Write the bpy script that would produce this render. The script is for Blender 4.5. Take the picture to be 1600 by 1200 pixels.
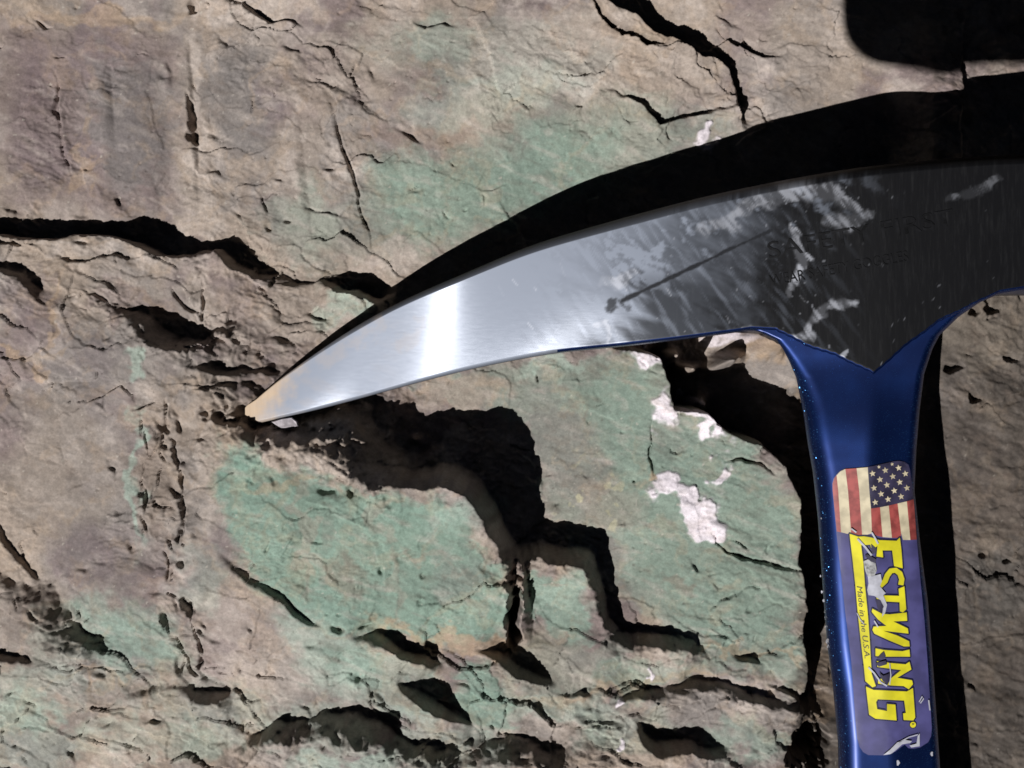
import bpy, bmesh, math
import numpy as np
from mathutils import Vector

# ------------------------------------------------------------------ units
# authoring unit: 1 u = 0.12 mm on the rock; x to the right, y DOWN, z towards the viewer
S = 0.00012
D = 2000.0                       # camera height above the mean rock level (u)
ELEV = math.radians(50.0)
SUN_AZ = (-0.60, 0.80)           # the light stands towards lower left (x right, y down)
sc = bpy.context.scene
for o in list(bpy.data.objects):
    bpy.data.objects.remove(o)

# ------------------------------------------------------------------ camera
cam = bpy.data.cameras.new('camera')
cam.sensor_width = 36.0
cam.lens = 36.0 * D / 1600.0
cam.clip_start = 0.005
cam.clip_end = 200.0
co = bpy.data.objects.new('camera', cam)
sc.collection.objects.link(co)
co.location = (0, 0, D * S)
sc.camera = co

# ------------------------------------------------------------------ sky and sun
w = bpy.data.worlds.new('World'); sc.world = w; w.use_nodes = True
wn = w.node_tree.nodes; wl = w.node_tree.links
for n in list(wn): wn.remove(n)
sky = wn.new('ShaderNodeTexSky'); sky.sky_type = 'NISHITA'; sky.sun_disc = False
sky.sun_elevation = ELEV
sky.sun_rotation = math.atan2(SUN_AZ[0], -SUN_AZ[1])
bg = wn.new('ShaderNodeBackground'); bg.inputs['Strength'].default_value = 0.0032
wo = wn.new('ShaderNodeOutputWorld')
wl.new(sky.outputs[0], bg.inputs[0]); wl.new(bg.outputs[0], wo.inputs[0])
sun = bpy.data.lights.new('sun', 'SUN'); sun.energy = 4.7; sun.angle = math.radians(0.3)
sun.color = (1.0, 0.99, 0.98)
so = bpy.data.objects.new('sun', sun); sc.collection.objects.link(so)
LD = Vector((SUN_AZ[0] * math.cos(ELEV), -SUN_AZ[1] * math.cos(ELEV), math.sin(ELEV)))  # towards the light, world axes
so.rotation_euler = LD.to_track_quat('Z', 'Y').to_euler()
so.location = LD * 3
sc.view_settings.view_transform = 'Standard'
sc.view_settings.look = 'None'
sc.view_settings.exposure = 0.0
sc.view_settings.gamma = 1.0
sc.cycles.filter_width = 1.6
sc.cycles.diffuse_bounces = 1

# ------------------------------------------------------------------ helpers
COL = sc.collection
F = np.float32

def flat(u, v, z):
    """picture position on the rock sheet + height -> plan position (u units)"""
    k = (D - z) / D
    return 800 + (u - 800) * k, 600 + (v - 600) * k

def P(u, v, z):
    x, y = flat(u, v, z)
    return ((x - 800) * S, (600 - y) * S, z * S)

def sstep(a, b, x):
    t = np.clip((x - a) / (b - a), 0, 1)
    return t * t * (3 - 2 * t)

_rng = np.random.RandomState(11)
_perm = np.concatenate([_rng.permutation(256)] * 3).astype(np.int32)
_ang = _rng.rand(256) * 2 * np.pi
_gx = np.cos(_ang).astype(F); _gy = np.sin(_ang).astype(F)

def perlin(x, y, seed=0):
    x = x + seed * 17.31; y = y + seed * 9.77
    xf0 = np.floor(x); yf0 = np.floor(y)
    xi = xf0.astype(np.int32) & 255; yi = yf0.astype(np.int32) & 255
    xf = (x - xf0).astype(F); yf = (y - yf0).astype(F)
    a = xf * xf * xf * (xf * (xf * 6 - 15) + 10); b = yf * yf * yf * (yf * (yf * 6 - 15) + 10)
    def g(ix, iy, dx, dy):
        h = _perm[_perm[ix & 255] + (iy & 255)]
        return _gx[h] * dx + _gy[h] * dy
    n00 = g(xi, yi, xf, yf); n10 = g(xi + 1, yi, xf - 1, yf)
    n01 = g(xi, yi + 1, xf, yf - 1); n11 = g(xi + 1, yi + 1, xf - 1, yf - 1)
    n0 = n00 + a * (n10 - n00); n1 = n01 + a * (n11 - n01)
    return (n0 + b * (n1 - n0)) * F(1.45)

def fbm(x, y, wl0, octs, seed=0, gain=0.5, ridged=False, cell=None):
    r = np.zeros_like(x, dtype=F); amp = 1.0; wv = float(wl0)
    for i in range(octs):
        n = perlin(x / wv, y / wv, seed + i * 3)
        if ridged: n = 1 - 2 * np.abs(n)
        if cell is not None: n = n * np.clip(wv / (3 * cell) - 0.3, 0, 1)
        r += amp * n; amp *= gain; wv *= 0.5
    return r

def polydist(px, py, pts, vals, soft=False):
    """unsigned distance, side (+ = right hand/below for left-to-right lines), interpolated value"""
    best = np.full(px.shape, 1e20, F); endm = np.zeros(px.shape, bool); ws = np.zeros(px.shape, F); vs = np.zeros(px.shape, F); bc = np.zeros(px.shape, F); val = np.zeros(px.shape, F)
    for i in range(len(pts) - 1):
        (x0, y0), (x1, y1) = pts[i], pts[i + 1]
        dx, dy = x1 - x0, y1 - y0; L2 = dx * dx + dy * dy + 1e-9
        ax = px - x0; ay = py - y0
        t = np.clip((ax * dx + ay * dy) / L2, 0, 1)
        ex = ax - t * dx; ey = ay - t * dy
        d2 = ex * ex + ey * ey
        c = (dx * ay - dy * ax) / math.sqrt(L2)
        m = (d2 < best - 1e-3) | ((np.abs(d2 - best) <= 1e-3) & (np.abs(c) > np.abs(bc)))
        best = np.where(m, d2, best); bc = np.where(m, c, bc)
        v = vals[i] + (vals[i + 1] - vals[i]) * t
        if soft:
            w_ = math.sqrt(L2) / (d2 + 4.0) ** 1.5; ws += w_; vs += w_ * v
            e_ = np.zeros(px.shape, bool)
            if i == 0: e_ |= t <= 0
            if i == len(pts) - 2: e_ |= t >= 1
            endm = np.where(m, e_, endm)
        else:
            val = np.where(m, v, val)
    d = np.sqrt(best)
    if soft:
        val = vs / ws * np.where(endm, sstep(0.0, 1.0, np.abs(bc) / (d + 1e-3)), 1.0)
    return d, np.sign(bc), val

def inpoly(px, py, pts):
    r = np.zeros(px.shape, bool)
    j = len(pts) - 1
    for i in range(len(pts)):
        xi, yi = pts[i]; xj, yj = pts[j]
        if yi != yj:
            c = ((yi > py) != (yj > py)) & (px < (xj - xi) * (py - yi) / (yj - yi) + xi)
            r ^= c
        j = i
    return r

def tag(o, label=None, cat=None, group=None, kind=None):
    if label: o['label'] = label
    if cat: o['category'] = cat
    if group: o['group'] = group
    if kind: o['kind'] = kind
    return o

def link(o, parent=None):
    COL.objects.link(o)
    if parent is not None: o.parent = parent
    return o

# ------------------------------------------------------------------ node helpers
def newmat(name):
    m = bpy.data.materials.new(name); m.use_nodes = True
    nt = m.node_tree
    for n in list(nt.nodes): nt.nodes.remove(n)
    out = nt.nodes.new('ShaderNodeOutputMaterial')
    return m, nt, out

def nd(nt, typ, **kw):
    n = nt.nodes.new(typ)
    for k, v in kw.items():
        if k.startswith('_'): setattr(n, k[1:], v)
        else: n.inputs[k.replace('__', ' ')].default_value = v
    return n

def mixc(nt, fac, a, b, mode='MIX'):
    n = nt.nodes.new('ShaderNodeMix'); n.data_type = 'RGBA'; n.blend_type = mode
    for idx, v in ((0, fac), (6, a), (7, b)):
        if hasattr(v, 'is_output'): nt.links.new(v, n.inputs[idx])
        else: n.inputs[idx].default_value = v
    return n.outputs[2]

def mth(nt, op, a, b=0.5, clamp=False):
    n = nt.nodes.new('ShaderNodeMath'); n.operation = op; n.use_clamp = clamp
    for idx, v in ((0, a), (1, b)):
        if hasattr(v, 'is_output'): nt.links.new(v, n.inputs[idx])
        else: n.inputs[idx].default_value = v
    return n.outputs[0]

def ramp(nt, src, a, b, lo=0.0, hi=1.0):
    n = nt.nodes.new('ShaderNodeMapRange'); n.interpolation_type = 'SMOOTHSTEP'
    nt.links.new(src, n.inputs[0])
    n.inputs[1].default_value = a; n.inputs[2].default_value = b
    n.inputs[3].default_value = lo; n.inputs[4].default_value = hi
    return n.outputs[0]

# ================================================================== ROCK
# material: albedo zones come with the mesh (mineral stains, some painted shade), fine grain from noise nodes
def rock_material():
    m, nt, out = newmat('rock')
    at = nd(nt, 'ShaderNodeAttribute', _attribute_name='mineral')
    tc = nd(nt, 'ShaderNodeTexCoord')
    n1 = nd(nt, 'ShaderNodeTexNoise', Scale=1100.0, Detail=5.0, Roughness=0.68)
    n2 = nd(nt, 'ShaderNodeTexNoise', Scale=2600.0, Detail=3.0, Roughness=0.6)
    nt.links.new(tc.outputs['Object'], n1.inputs['Vector']); nt.links.new(tc.outputs['Object'], n2.inputs['Vector'])
    f1 = ramp(nt, n1.outputs['Fac'], 0.32, 0.70, 0.86, 1.12)
    f2 = ramp(nt, n2.outputs['Fac'], 0.3, 0.7, 0.92, 1.07)
    ff = mth(nt, 'MULTIPLY', f1, f2)
    cmb = nd(nt, 'ShaderNodeCombineColor')
    for i in range(3): nt.links.new(ff, cmb.inputs[i])
    c = mixc(nt, 1.0, at.outputs['Color'], cmb.outputs[0], 'MULTIPLY')
    b = nd(nt, 'ShaderNodeBsdfPrincipled', Roughness=0.82)
    b.inputs['Specular IOR Level'].default_value = 0.35
    bump = nd(nt, 'ShaderNodeBump', Strength=0.38, Distance=0.00015)
    hs = mth(nt, 'ADD', n1.outputs['Fac'], mth(nt, 'MULTIPLY', n2.outputs['Fac'], 0.5))
    nt.links.new(hs, bump.inputs['Height'])
    nt.links.new(bump.outputs[0], b.inputs['Normal'])
    nt.links.new(c, b.inputs['Base Color'])
    nt.links.new(b.outputs[0], out.inputs[0])
    return m
ROCK = rock_material()

def axis(lo, hi, step, far):
    core = np.arange(lo, hi + step, step)
    g = []; d = step; x = 0
    while x < far:
        d *= 1.17; x += d; g.append(x)
    g = np.array(g)
    return np.concatenate([(lo - g)[::-1], core, core[-1] + g])
STEP = 1.75
ax = axis(-50, 1650, STEP, 60000.0); ay = axis(-50, 1250, STEP, 60000.0)
X, Y = np.meshgrid(ax.astype(F), ay.astype(F))
cellx = np.gradient(ax).astype(F); celly = np.gradient(ay).astype(F)
CELL = np.maximum(cellx[None, :], celly[:, None]).astype(F)
SH = X.shape

# ragged edges: the plan position is warped before the ledges are looked up
wx = fbm(X, Y, 90, 6, 1, 0.54, cell=CELL) * 8.0
wy = fbm(X, Y, 90, 6, 5, 0.54, cell=CELL) * 8.0
WX = X + wx; WY = Y + wy
Z = np.zeros(SH, F)
PROX = np.zeros(SH, F)
ragA = fbm(X, Y, 34, 4, 7, 0.6, cell=CELL); ragB = fbm(X, Y, 16, 3, 9, 0.6, cell=CELL)

def sub(pts, margin):
    xs = [p[0] for p in pts]; ys = [p[1] for p in pts]
    i0, i1 = np.searchsorted(ax, [min(xs) - margin, max(xs) + margin]); j0, j1 = np.searchsorted(ay, [min(ys) - margin, max(ys) + margin])
    return slice(j0, j1), slice(i0, i1)

def scarp(pts, drops, near=0.6, R1=160, R2=160, wd=9, rag=1.0):
    if np.isscalar(drops): drops = [drops * (0.0 if i in (0, len(pts) - 1) else 1.0) for i in range(len(pts))]
    pts = [flat(x, y, near * d) for (x, y), d in zip(pts, drops)]
    sl = sub(pts, 3.2 * max(R1, R2) + wd)
    x = WX[sl]; y = WY[sl]
    d, s, v = polydist(x, y, pts, drops, True)
    v = v * (1 + rag * np.exp(-d / 14) * np.minimum(1, 75 / (np.abs(v) + 1)) * (0.14 * ragA[sl] + 0.03 * ragB[sl]))
    PROX[sl] = np.maximum(PROX[sl], np.exp(-d / 34) * np.clip(np.abs(v) / 26, 0, 1))
    nearc = near * v * np.exp(-d / R1)
    e = d
    wv = wd * (1 + 0.45 * wx[sl] / 7.0)
    t = np.clip(e / wv, 0, 1)
    farc = np.where(e < wv, near * v - v * (t * t * (1.6 - 0.6 * t)), (near - 1) * v * np.exp(-(e - wv) / R2))
    if wd > 15: farc = farc + np.clip(v, 0, 60) * (0.08 * ragA[sl] + 0.08 * ragB[sl]) * sstep(0.0, 0.35, e / wv) * np.exp(-(e / (1.3 * wv)) ** 2)
    Z[sl] += np.where(s > 0, nearc, farc)

def crack(pts, width, depth):
    sl = sub(pts, width * 2 + 20)
    n = len(pts)
    vals = [0.25 if i in (0, n - 1) else 1.0 for i in range(n)]
    d, s, v = polydist(WX[sl], WY[sl], pts, vals)
    ww = width * (0.35 + 0.65 * v) * (1 + 0.06 * wx[sl] + 0.55 * ragA[sl])
    ww = np.maximum(ww, 0.5)
    PROX[sl] = np.maximum(PROX[sl], 0.7 * np.exp(-d / 22) * v)
    Z[sl] -= depth * v * np.clip(1 + 0.7 * ragA[sl] + 0.4 * ragB[sl], 0.1, 2) * np.clip(1.25 - d / ww, 0, 1)

def pit(x, y, rx, ry, depth, rot=0.0, soft=0.5):
    sl = sub([(x, y)], 2.2 * max(rx, ry) + 10)
    c, s_ = math.cos(rot), math.sin(rot)
    dx = WX[sl] - x; dy = WY[sl] - y
    a = (dx * c + dy * s_) / rx; b = (-dx * s_ + dy * c) / ry
    r = np.sqrt(a * a + b * b) + 0.45 * ragA[sl] + 0.3 * ragB[sl]
    Z[sl] -= depth * (1 - sstep(1 - soft, 1 + soft, r))

def swell(x, y, rx, ry, h, rot=0.0):
    c, s_ = math.cos(rot), math.sin(rot)
    sl = sub([(x, y)], 3.2 * max(rx, ry))
    dx = WX[sl] - x; dy = WY[sl] - y
    a = (dx * c + dy * s_) / rx; b = (-dx * s_ + dy * c) / ry
    Z[sl] += h * np.exp(-(a * a + b * b))

# ---- broad forms
Z += fbm(X, Y, 520, 3, 21, 0.5, cell=CELL) * 9
Z += fbm(X, Y, 9000, 4, 25, 0.5, cell=CELL) * 420 * sstep(1500, 9000, np.hypot(X - 800, Y - 600))
rx_ = sstep(1380, 1480, X)
Z += rx_ * (58 - 0.40 * np.clip(X - 1450, 0, 260)) * sstep(-200, 400, Y)  # right side slopes away to dim it, standing in for light fall-off
swell(690, 235, 130, 60, -10, 0.1)
swell(640, 150, 150, 55, 9, 0.1)
swell(860, 120, 160, 50, 8, 0.15)
# ---- the big ledges (crest lines, left to right; drop towards upper right)
scarp([(-60, 366), (0, 369), (72, 374), (103, 366), (147, 369), (187, 380), (234, 396), (303, 399), (325, 393), (346, 414), (390, 436), (437, 443), (485, 449)],
      [48, 52, 58, 55, 58, 70, 66, 42, 46, 52, 36, 22, 0], 0.6, 190, 200, 10)
scarp([(486, 444), (515, 455), (548, 462), (580, 470), (620, 470)], [0, 52, 66, 66, 0], 0.6, 90, 120, 12)
scarp([(128, 480), (160, 492), (200, 508), (225, 535), (255, 552), (300, 553), (345, 540), (398, 520)], [0, 12, 34, 66, 74, 56, 30, 0], 0.55, 150, 110, 22)
scarp([(285, 578), (330, 586), (400, 582), (450, 590)], 15, 0.5, 60, 40, 10)
scarp([(280, 604), (330, 612), (380, 604)], 13, 0.5, 40, 40, 8)
scarp([(400, 536), (440, 542), (492, 552)], 18, 0.5, 50, 40, 10)
# chasm under the pick tip and the big green block
scarp([(318, 658), (345, 664), (368, 690), (400, 712), (450, 722), (510, 716), (550, 742), (600, 766), (650, 776)],
      [0, 14, 40, 66, 92, 108, 110, 60, 0], 0.6, 280, 300, 78)
scarp([(535, 740), (570, 752), (600, 766), (645, 772), (690, 766), (722, 778), (752, 815), (774, 858), (797, 905), (806, 960), (806, 1010)],
      [0, 50, 108, 172, 192, 195, 186, 158, 112, 62, 0], 0.62, 320, 360, 24)
scarp([(818, 1004), (818, 940), (822, 888), (850, 886), (880, 890), (914, 902), (928, 932), (938, 985), (960, 1008), (1000, 1023), (1040, 1026), (1078, 1026), (1094, 1046)],
      [0, 14, 74, 88, 90, 86, 66, 56, 54, 50, 46, 42, 0], 0.62, 220, 260, 22)
pit(384, 650, 44, 15, 30, 0.15, 0.5); pit(425, 655, 40, 18, 18, 0.0, 0.6)
crack([(806, 880), (806, 930), (802, 975), (800, 1015), (790, 1030)], 11, 95)
# right slab: far edge, pit beside the shaft
scarp([(940, 540), (985, 552), (1034, 560), (1054, 596), (1060, 646), (1104, 652), (1150, 676), (1200, 696), (1234, 734), (1250, 780), (1260, 850), (1263, 950), (1262, 1040), (1256, 1092), (1246, 1110)],
      [0, 60, 150, 225, 250, 260, 255, 245, 230, 210, 190, 180, 160, 90, 0], 0.08, 200, 150, 12)
swell(1212, 532, 30, 22, 120)
swell(1116, 634, 15, 20, 120, 0.6); swell(1092, 572, 14, 9, 150); swell(1150, 566, 22, 11, 120, -0.3); swell(1068, 552, 12, 10, 120)
# lower ledges
scarp([(340, 862), (390, 897), (432, 932), (472, 967), (505, 978)], 15, 0.5, 40, 60, 10)
scarp([(548, 998), (575, 1001), (602, 1006), (626, 1026), (660, 1034), (690, 1056)], [0, 20, 40, 46, 40, 0], 0.55, 90, 90, 12)
scarp([(620, 1066), (634, 1074), (656, 1094), (680, 1117), (705, 1128), (735, 1136)], [0, 30, 58, 58, 25, 0], 0.55, 90, 90, 9)
scarp([(736, 1012), (776, 1034), (800, 1058), (830, 1069), (868, 1076)], [0, 42, 54, 48, 0], 0.55, 90, 90, 9)
scarp([(370, 1230), (395, 1192), (415, 1158), (440, 1152), (470, 1153), (525, 1150), (590, 1156), (612, 1176), (660, 1186), (722, 1197), (790, 1192), (850, 1197), (930, 1203), (980, 1230)],
      [0, 30, 58, 60, 34, 70, 82, 26, 42, 16, 46, 40, 16, 0], 0.55, 120, 110, 28)
scarp([(985, 1138), (1000, 1160), (1014, 1174), (1036, 1185), (1075, 1181), (1112, 1185), (1156, 1187)], [0, 36, 55, 62, 56, 26, 0], 0.5, 80, 90, 12)
scarp([(1146, 1038), (1180, 1047), (1202, 1049)], [0, 26, 0], 0.5, 40, 40, 6)
scarp([(940, 1108), (995, 1098), (1042, 1090), (1092, 1079), (1120, 1088), (1175, 1104), (1266, 1120)], [0, 22, 26, 26, 24, 26, 10], 0.5, 70, 70, 14)
scarp([(1200, 1076), (1240, 1090), (1264, 1112)], [0, 26, 6], 0.5, 40, 40, 5)
scarp([(905, 1130), (945, 1142), (985, 1136)], 16, 0.5, 40, 40, 8)
pit(1272, 1182, 27, 34, 110)
scarp([(868, 1086), (905, 1082), (930, 1090)], 14, 0.5, 40, 40, 6)
# left fracture zone: broken, discontinuous fissures
rsf = np.random.RandomState(17)
for pts, wd, dp in (([(229, 650), (233, 700), (236, 760), (234, 836)], 4, 22), ([(274, 676), (284, 720), (290, 762), (300, 802), (296, 850)], 5, 26),
                    ([(240, 788), (266, 790), (296, 792)], 3, 16), ([(262, 620), (268, 660), (275, 690)], 4, 18), ([(212, 640), (232, 630), (256, 630)], 3, 13),
                    ([(264, 945), (274, 976), (284, 1003), (296, 1028), (312, 1052)], 4, 26), ([(277, 915), (300, 934), (312, 968), (316, 998), (326, 1034)], 5, 30),
                    ([(262, 860), (270, 880), (272, 900)], 3, 14), ([(255, 660), (262, 720), (258, 780)], 3, 12)):
    dd = np.concatenate([[0], np.cumsum([math.hypot(pts[i + 1][0] - pts[i][0], pts[i + 1][1] - pts[i][1]) for i in range(len(pts) - 1)])])
    s0 = 0.0
    while s0 < dd[-1]:
        L = rsf.uniform(16, 46); ss = np.linspace(s0, min(s0 + L, dd[-1] + 6), 4)
        ox = rsf.uniform(-6, 6); k = rsf.uniform(0.5, 1.4)
        crack([(float(np.interp(q_, dd, [p[0] for p in pts])) + ox + rsf.uniform(-3, 3), float(np.interp(q_, dd, [p[1] for p in pts])) + rsf.uniform(-2, 2)) for q_ in ss], wd * k * 0.55, dp * k * 0.55)
        s0 += L * rsf.uniform(0.6, 1.3)
pit(293, 882, 6, 6, 16); pit(304, 936, 8, 10, 16); pit(265, 955, 4, 10, 16)
for k in range(30):
    xq = rsf.normal(268, 20) if k < 20 else rsf.normal(298, 16); yq = rsf.uniform(630, 880) if k < 20 else rsf.uniform(915, 1050)
    a = rsf.normal(0.5, 0.5) if k % 2 else rsf.normal(1.5, 0.25); L = rsf.uniform(10, 34)
    scarp([(xq, yq), (xq + 0.5 * L * math.cos(a + 0.2), yq + 0.5 * L * math.sin(a + 0.2)), (xq + L * math.cos(a), yq + L * math.sin(a))], rsf.uniform(5, 13), 0.5, rsf.uniform(10, 24), rsf.uniform(8, 20), rsf.uniform(3, 8))
scarp([(274, 1078), (318, 1096), (345, 1100), (370, 1097)], [0, 34, 34, 0], 0.5, 50, 50, 14)
scarp([(205, 1085), (235, 1088), (276, 1070)], [0, 14, 6], 0.4, 40, 40, 6)
scarp([(156, 1128), (176, 1128), (190, 1118)], 10, 0.5, 30, 30, 5)
# lower-left hollow
scarp([(-40, 930), (12, 940), (40, 960), (62, 995), (92, 1022), (122, 1040), (172, 1044)], [8, 16, 32, 46, 44, 30, 0], 0.5, 120, 18, 50)
scarp([(-50, 1036), (0, 1037), (36, 1034), (56, 1040)], [24, 24, 20, 0], 0.5, 50, 60, 10)
scarp([(-10, 812), (4, 850), (22, 876), (46, 896), (60, 915)], [6, 12, 14, 12, 0], 0.5, 50, 50, 6)
scarp([(120, 888), (140, 893), (153, 888)], 9, 0.5, 30, 30, 6)
# left upper ledges
scarp([(-50, 424), (0, 427), (36, 437), (56, 452), (74, 462)], [22, 26, 22, 18, 0], 0.5, 60, 60, 10)
scarp([(-40, 384), (0, 386), (40, 386), (64, 392)], [12, 14, 12, 0], 0.5, 25, 25, 6)
scarp([(80, 402), (115, 415), (150, 412), (190, 407), (210, 408)], 13, 0.5, 30, 40, 5)
crack([(140, 456), (160, 468), (182, 486)], 3, 10); crack([(120, 470), (140, 486)], 3, 12)
crack([(262, 448), (272, 470), (284, 482), (306, 486)], 4, 14); crack([(310, 440), (314, 470), (312, 520)], 2.5, 10)
scarp([(470, 488), (495, 500), (520, 506)], 14, 0.5, 30, 30, 5)
scarp([(262, 528), (280, 545), (300, 560)], 14, 0.5, 30, 30, 6)
# top
scarp([(330, -6), (372, 4), (394, 18), (416, 34), (446, 38), (470, 46)], [0, 16, 18, 16, 10, 0], 0.5, 40, 50, 7)
pit(291, 6, 7, 9, 16)
crack([(284, 138), (288, 165), (292, 195), (297, 218)], 4, 20); crack([(315, 150), (319, 182)], 2.5, 10)
pit(295, 206, 6, 9, 22)
crack([(520, 172), (540, 235), (554, 288), (564, 345), (574, 378)], 2.6, 13)
crack([(78, 110), (82, 170), (86, 230), (95, 272)], 3, 10)
scarp([(498, 264), (512, 266), (534, 264)], 14, 0.5, 30, 30, 5)
scarp([(606, 200), (632, 214), (654, 222)], 14, 0.5, 50, 50, 8)
scarp([(330, 60), (352, 76), (372, 78)], 9, 0.5, 30, 30, 6)
scarp([(452, 322), (500, 326), (545, 338)], 8, 0.5, 30, 30, 5)
scarp([(458, 118), (500, 130), (560, 160), (600, 190)], 8, 0.5, 40, 40, 8)
scarp([(632, 36), (660, 40), (690, 32), (716, 46)], 11, 0.5, 30, 30, 6)
pit(448, 340, 5, 4, 10); pit(410, 350, 6, 5, 8)
swell(190, 150, 60, 170, 6, 0.05); swell(112, 160, 22, 140, -6, 0.05); swell(262, 170, 26, 180, -5, 0.03); swell(420, 200, 70, 150, 6, -0.1)
# vertical joints of the upper slab
for xx, y0, y1, tilt, hh, wd in ((150, 40, 260, 5, 5, 16), (282, 30, 330, 6, 8, 10), (322, 40, 300, 5, -7, 14), (455, 150, 400, 10, 5, 14), (512, 120, 300, 24, 6, 12), (76, 90, 300, 8, -6, 12), (132, 90, 290, 6, -5, 18)):
    scarp([(xx - tilt, y0), (xx, y0 * 0.65 + y1 * 0.35), (xx + tilt, y0 * 0.3 + y1 * 0.7), (xx + tilt * 1.2, y1)], [0, hh, hh, 0], 0.5, 34, 34, wd)
# cracks in the upper slab, right
scarp([(900, -30), (946, -2), (994, 24), (1030, 48), (1082, 73), (1117, 85), (1141, 101), (1155, 136), (1160, 172)], [60, 70, 72, 64, 54, 46, 40, 34, 30], 0.3, 90, 130, 7)
crack([(916, -8), (944, 24), (976, 52), (1012, 66), (1036, 68)], 5, 36)
scarp([(926, 137), (984, 152), (1006, 167), (1033, 186), (1082, 178), (1122, 170), (1160, 166)], [0, 14, 22, 28, 22, 16, 10], 0.5, 50, 50, 6)
scarp([(1116, 34), (1140, 52), (1162, 64), (1194, 79), (1232, 82)], [0, 14, 18, 16, 0], 0.5, 30, 40, 5)
scarp([(1110, 14), (1140, 24), (1170, 40)], 10, 0.5, 30, 30, 5)
scarp([(1500, -60), (1502, 20), (1503, 60), (1500, 125), (1490, 260)], [0, 0, 24, 28, 0], 0.2, 60, 300, 4)
# cracks on the right slab
for pts, wd, dp in (([(1022, 655), (1017, 690), (1015, 715), (1024, 745)], 2.6, 14), ([(1118, 835), (1122, 852), (1140, 868), (1180, 884), (1215, 886), (1262, 894)], 2.8, 16),
                    ([(1135, 840), (1160, 848), (1174, 862)], 2.0, 9), ([(1130, 722), (1160, 712), (1190, 722), (1215, 742)], 2.6, 10), ([(1000, 562), (1030, 582)], 2.5, 10)):
    crack(pts, wd, dp)
swell(1080, 790, 45, 20, 5, 0.6)
# pits on the darkened rock right of the shaft
for x, y, rx2, ry2, dp in ((1492, 576, 16, 6, 26), (1524, 622, 8, 6, 20), (1552, 478, 11, 16, 26), (1522, 492, 7, 6, 20), (1588, 558, 14, 4, 14), (1586, 880, 7, 5, 14), (1536, 862, 12, 4, 9)):
    pit(x, y, rx2, ry2, dp, 0.0, 0.35)
# small pits, flakes on the green block
for x, y, rx2, ry2, dp in ((530, 970, 9, 7, 18), (575, 970, 14, 4, 12), (602, 882, 5, 10, 12), (662, 894, 4, 8, 10), (660, 930, 5, 5, 8), (430, 845, 3, 14, 9), (505, 842, 8, 4, 9),
                           (560, 752, 7, 12, 18), (525, 758, 16, 8, 16), (640, 862, 16, 8, 9), (860, 752, 6, 3, 6), (1172, 958, 5, 5, 8), (1190, 1002, 4, 12, 7), (1116, 902, 8, 3, 6), (1142, 936, 6, 3, 6), (1208, 866, 3, 8, 6)):
    pit(x, y, rx2 * 0.8, ry2 * 0.7, dp * 0.6, 0.3 * math.sin(x), 0.6)

# ---- scattered small fissures and flake edges
rsm = np.random.RandomState(29)
for k in range(190):
    x0 = rsm.uniform(-30, 1630); y0 = rsm.uniform(-30, 1230)
    a = rsm.normal(0.30, 0.45) if rsm.rand() < 0.8 else rsm.normal(1.45, 0.2)
    L = rsm.uniform(8, 34) * (0.6 if x0 > 850 and y0 > 550 else 1.0)
    pts = [(x0 + q_ * L * math.cos(a + 0.25 * math.sin(3 * q_ + k)), y0 + q_ * L * math.sin(a + 0.25 * math.sin(3 * q_ + k))) for q_ in (0, 0.35, 0.7, 1)]
    if rsm.rand() < 0.5: crack(pts, rsm.uniform(1.2, 2.4), rsm.uniform(3, 8))
    else: scarp(pts, rsm.uniform(4, 10), 0.5, rsm.uniform(10, 26), rsm.uniform(10, 26), rsm.uniform(4, 8))
for x, y, r_, h_ in ((506, 680, 9, 20), (522, 676, 6, 16), (574, 690, 6, 18), (640, 686, 9, 26), (617, 733, 7, 24), (470, 690, 8, 14)): swell(x, y, r_, r_ * 0.8, h_)
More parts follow.
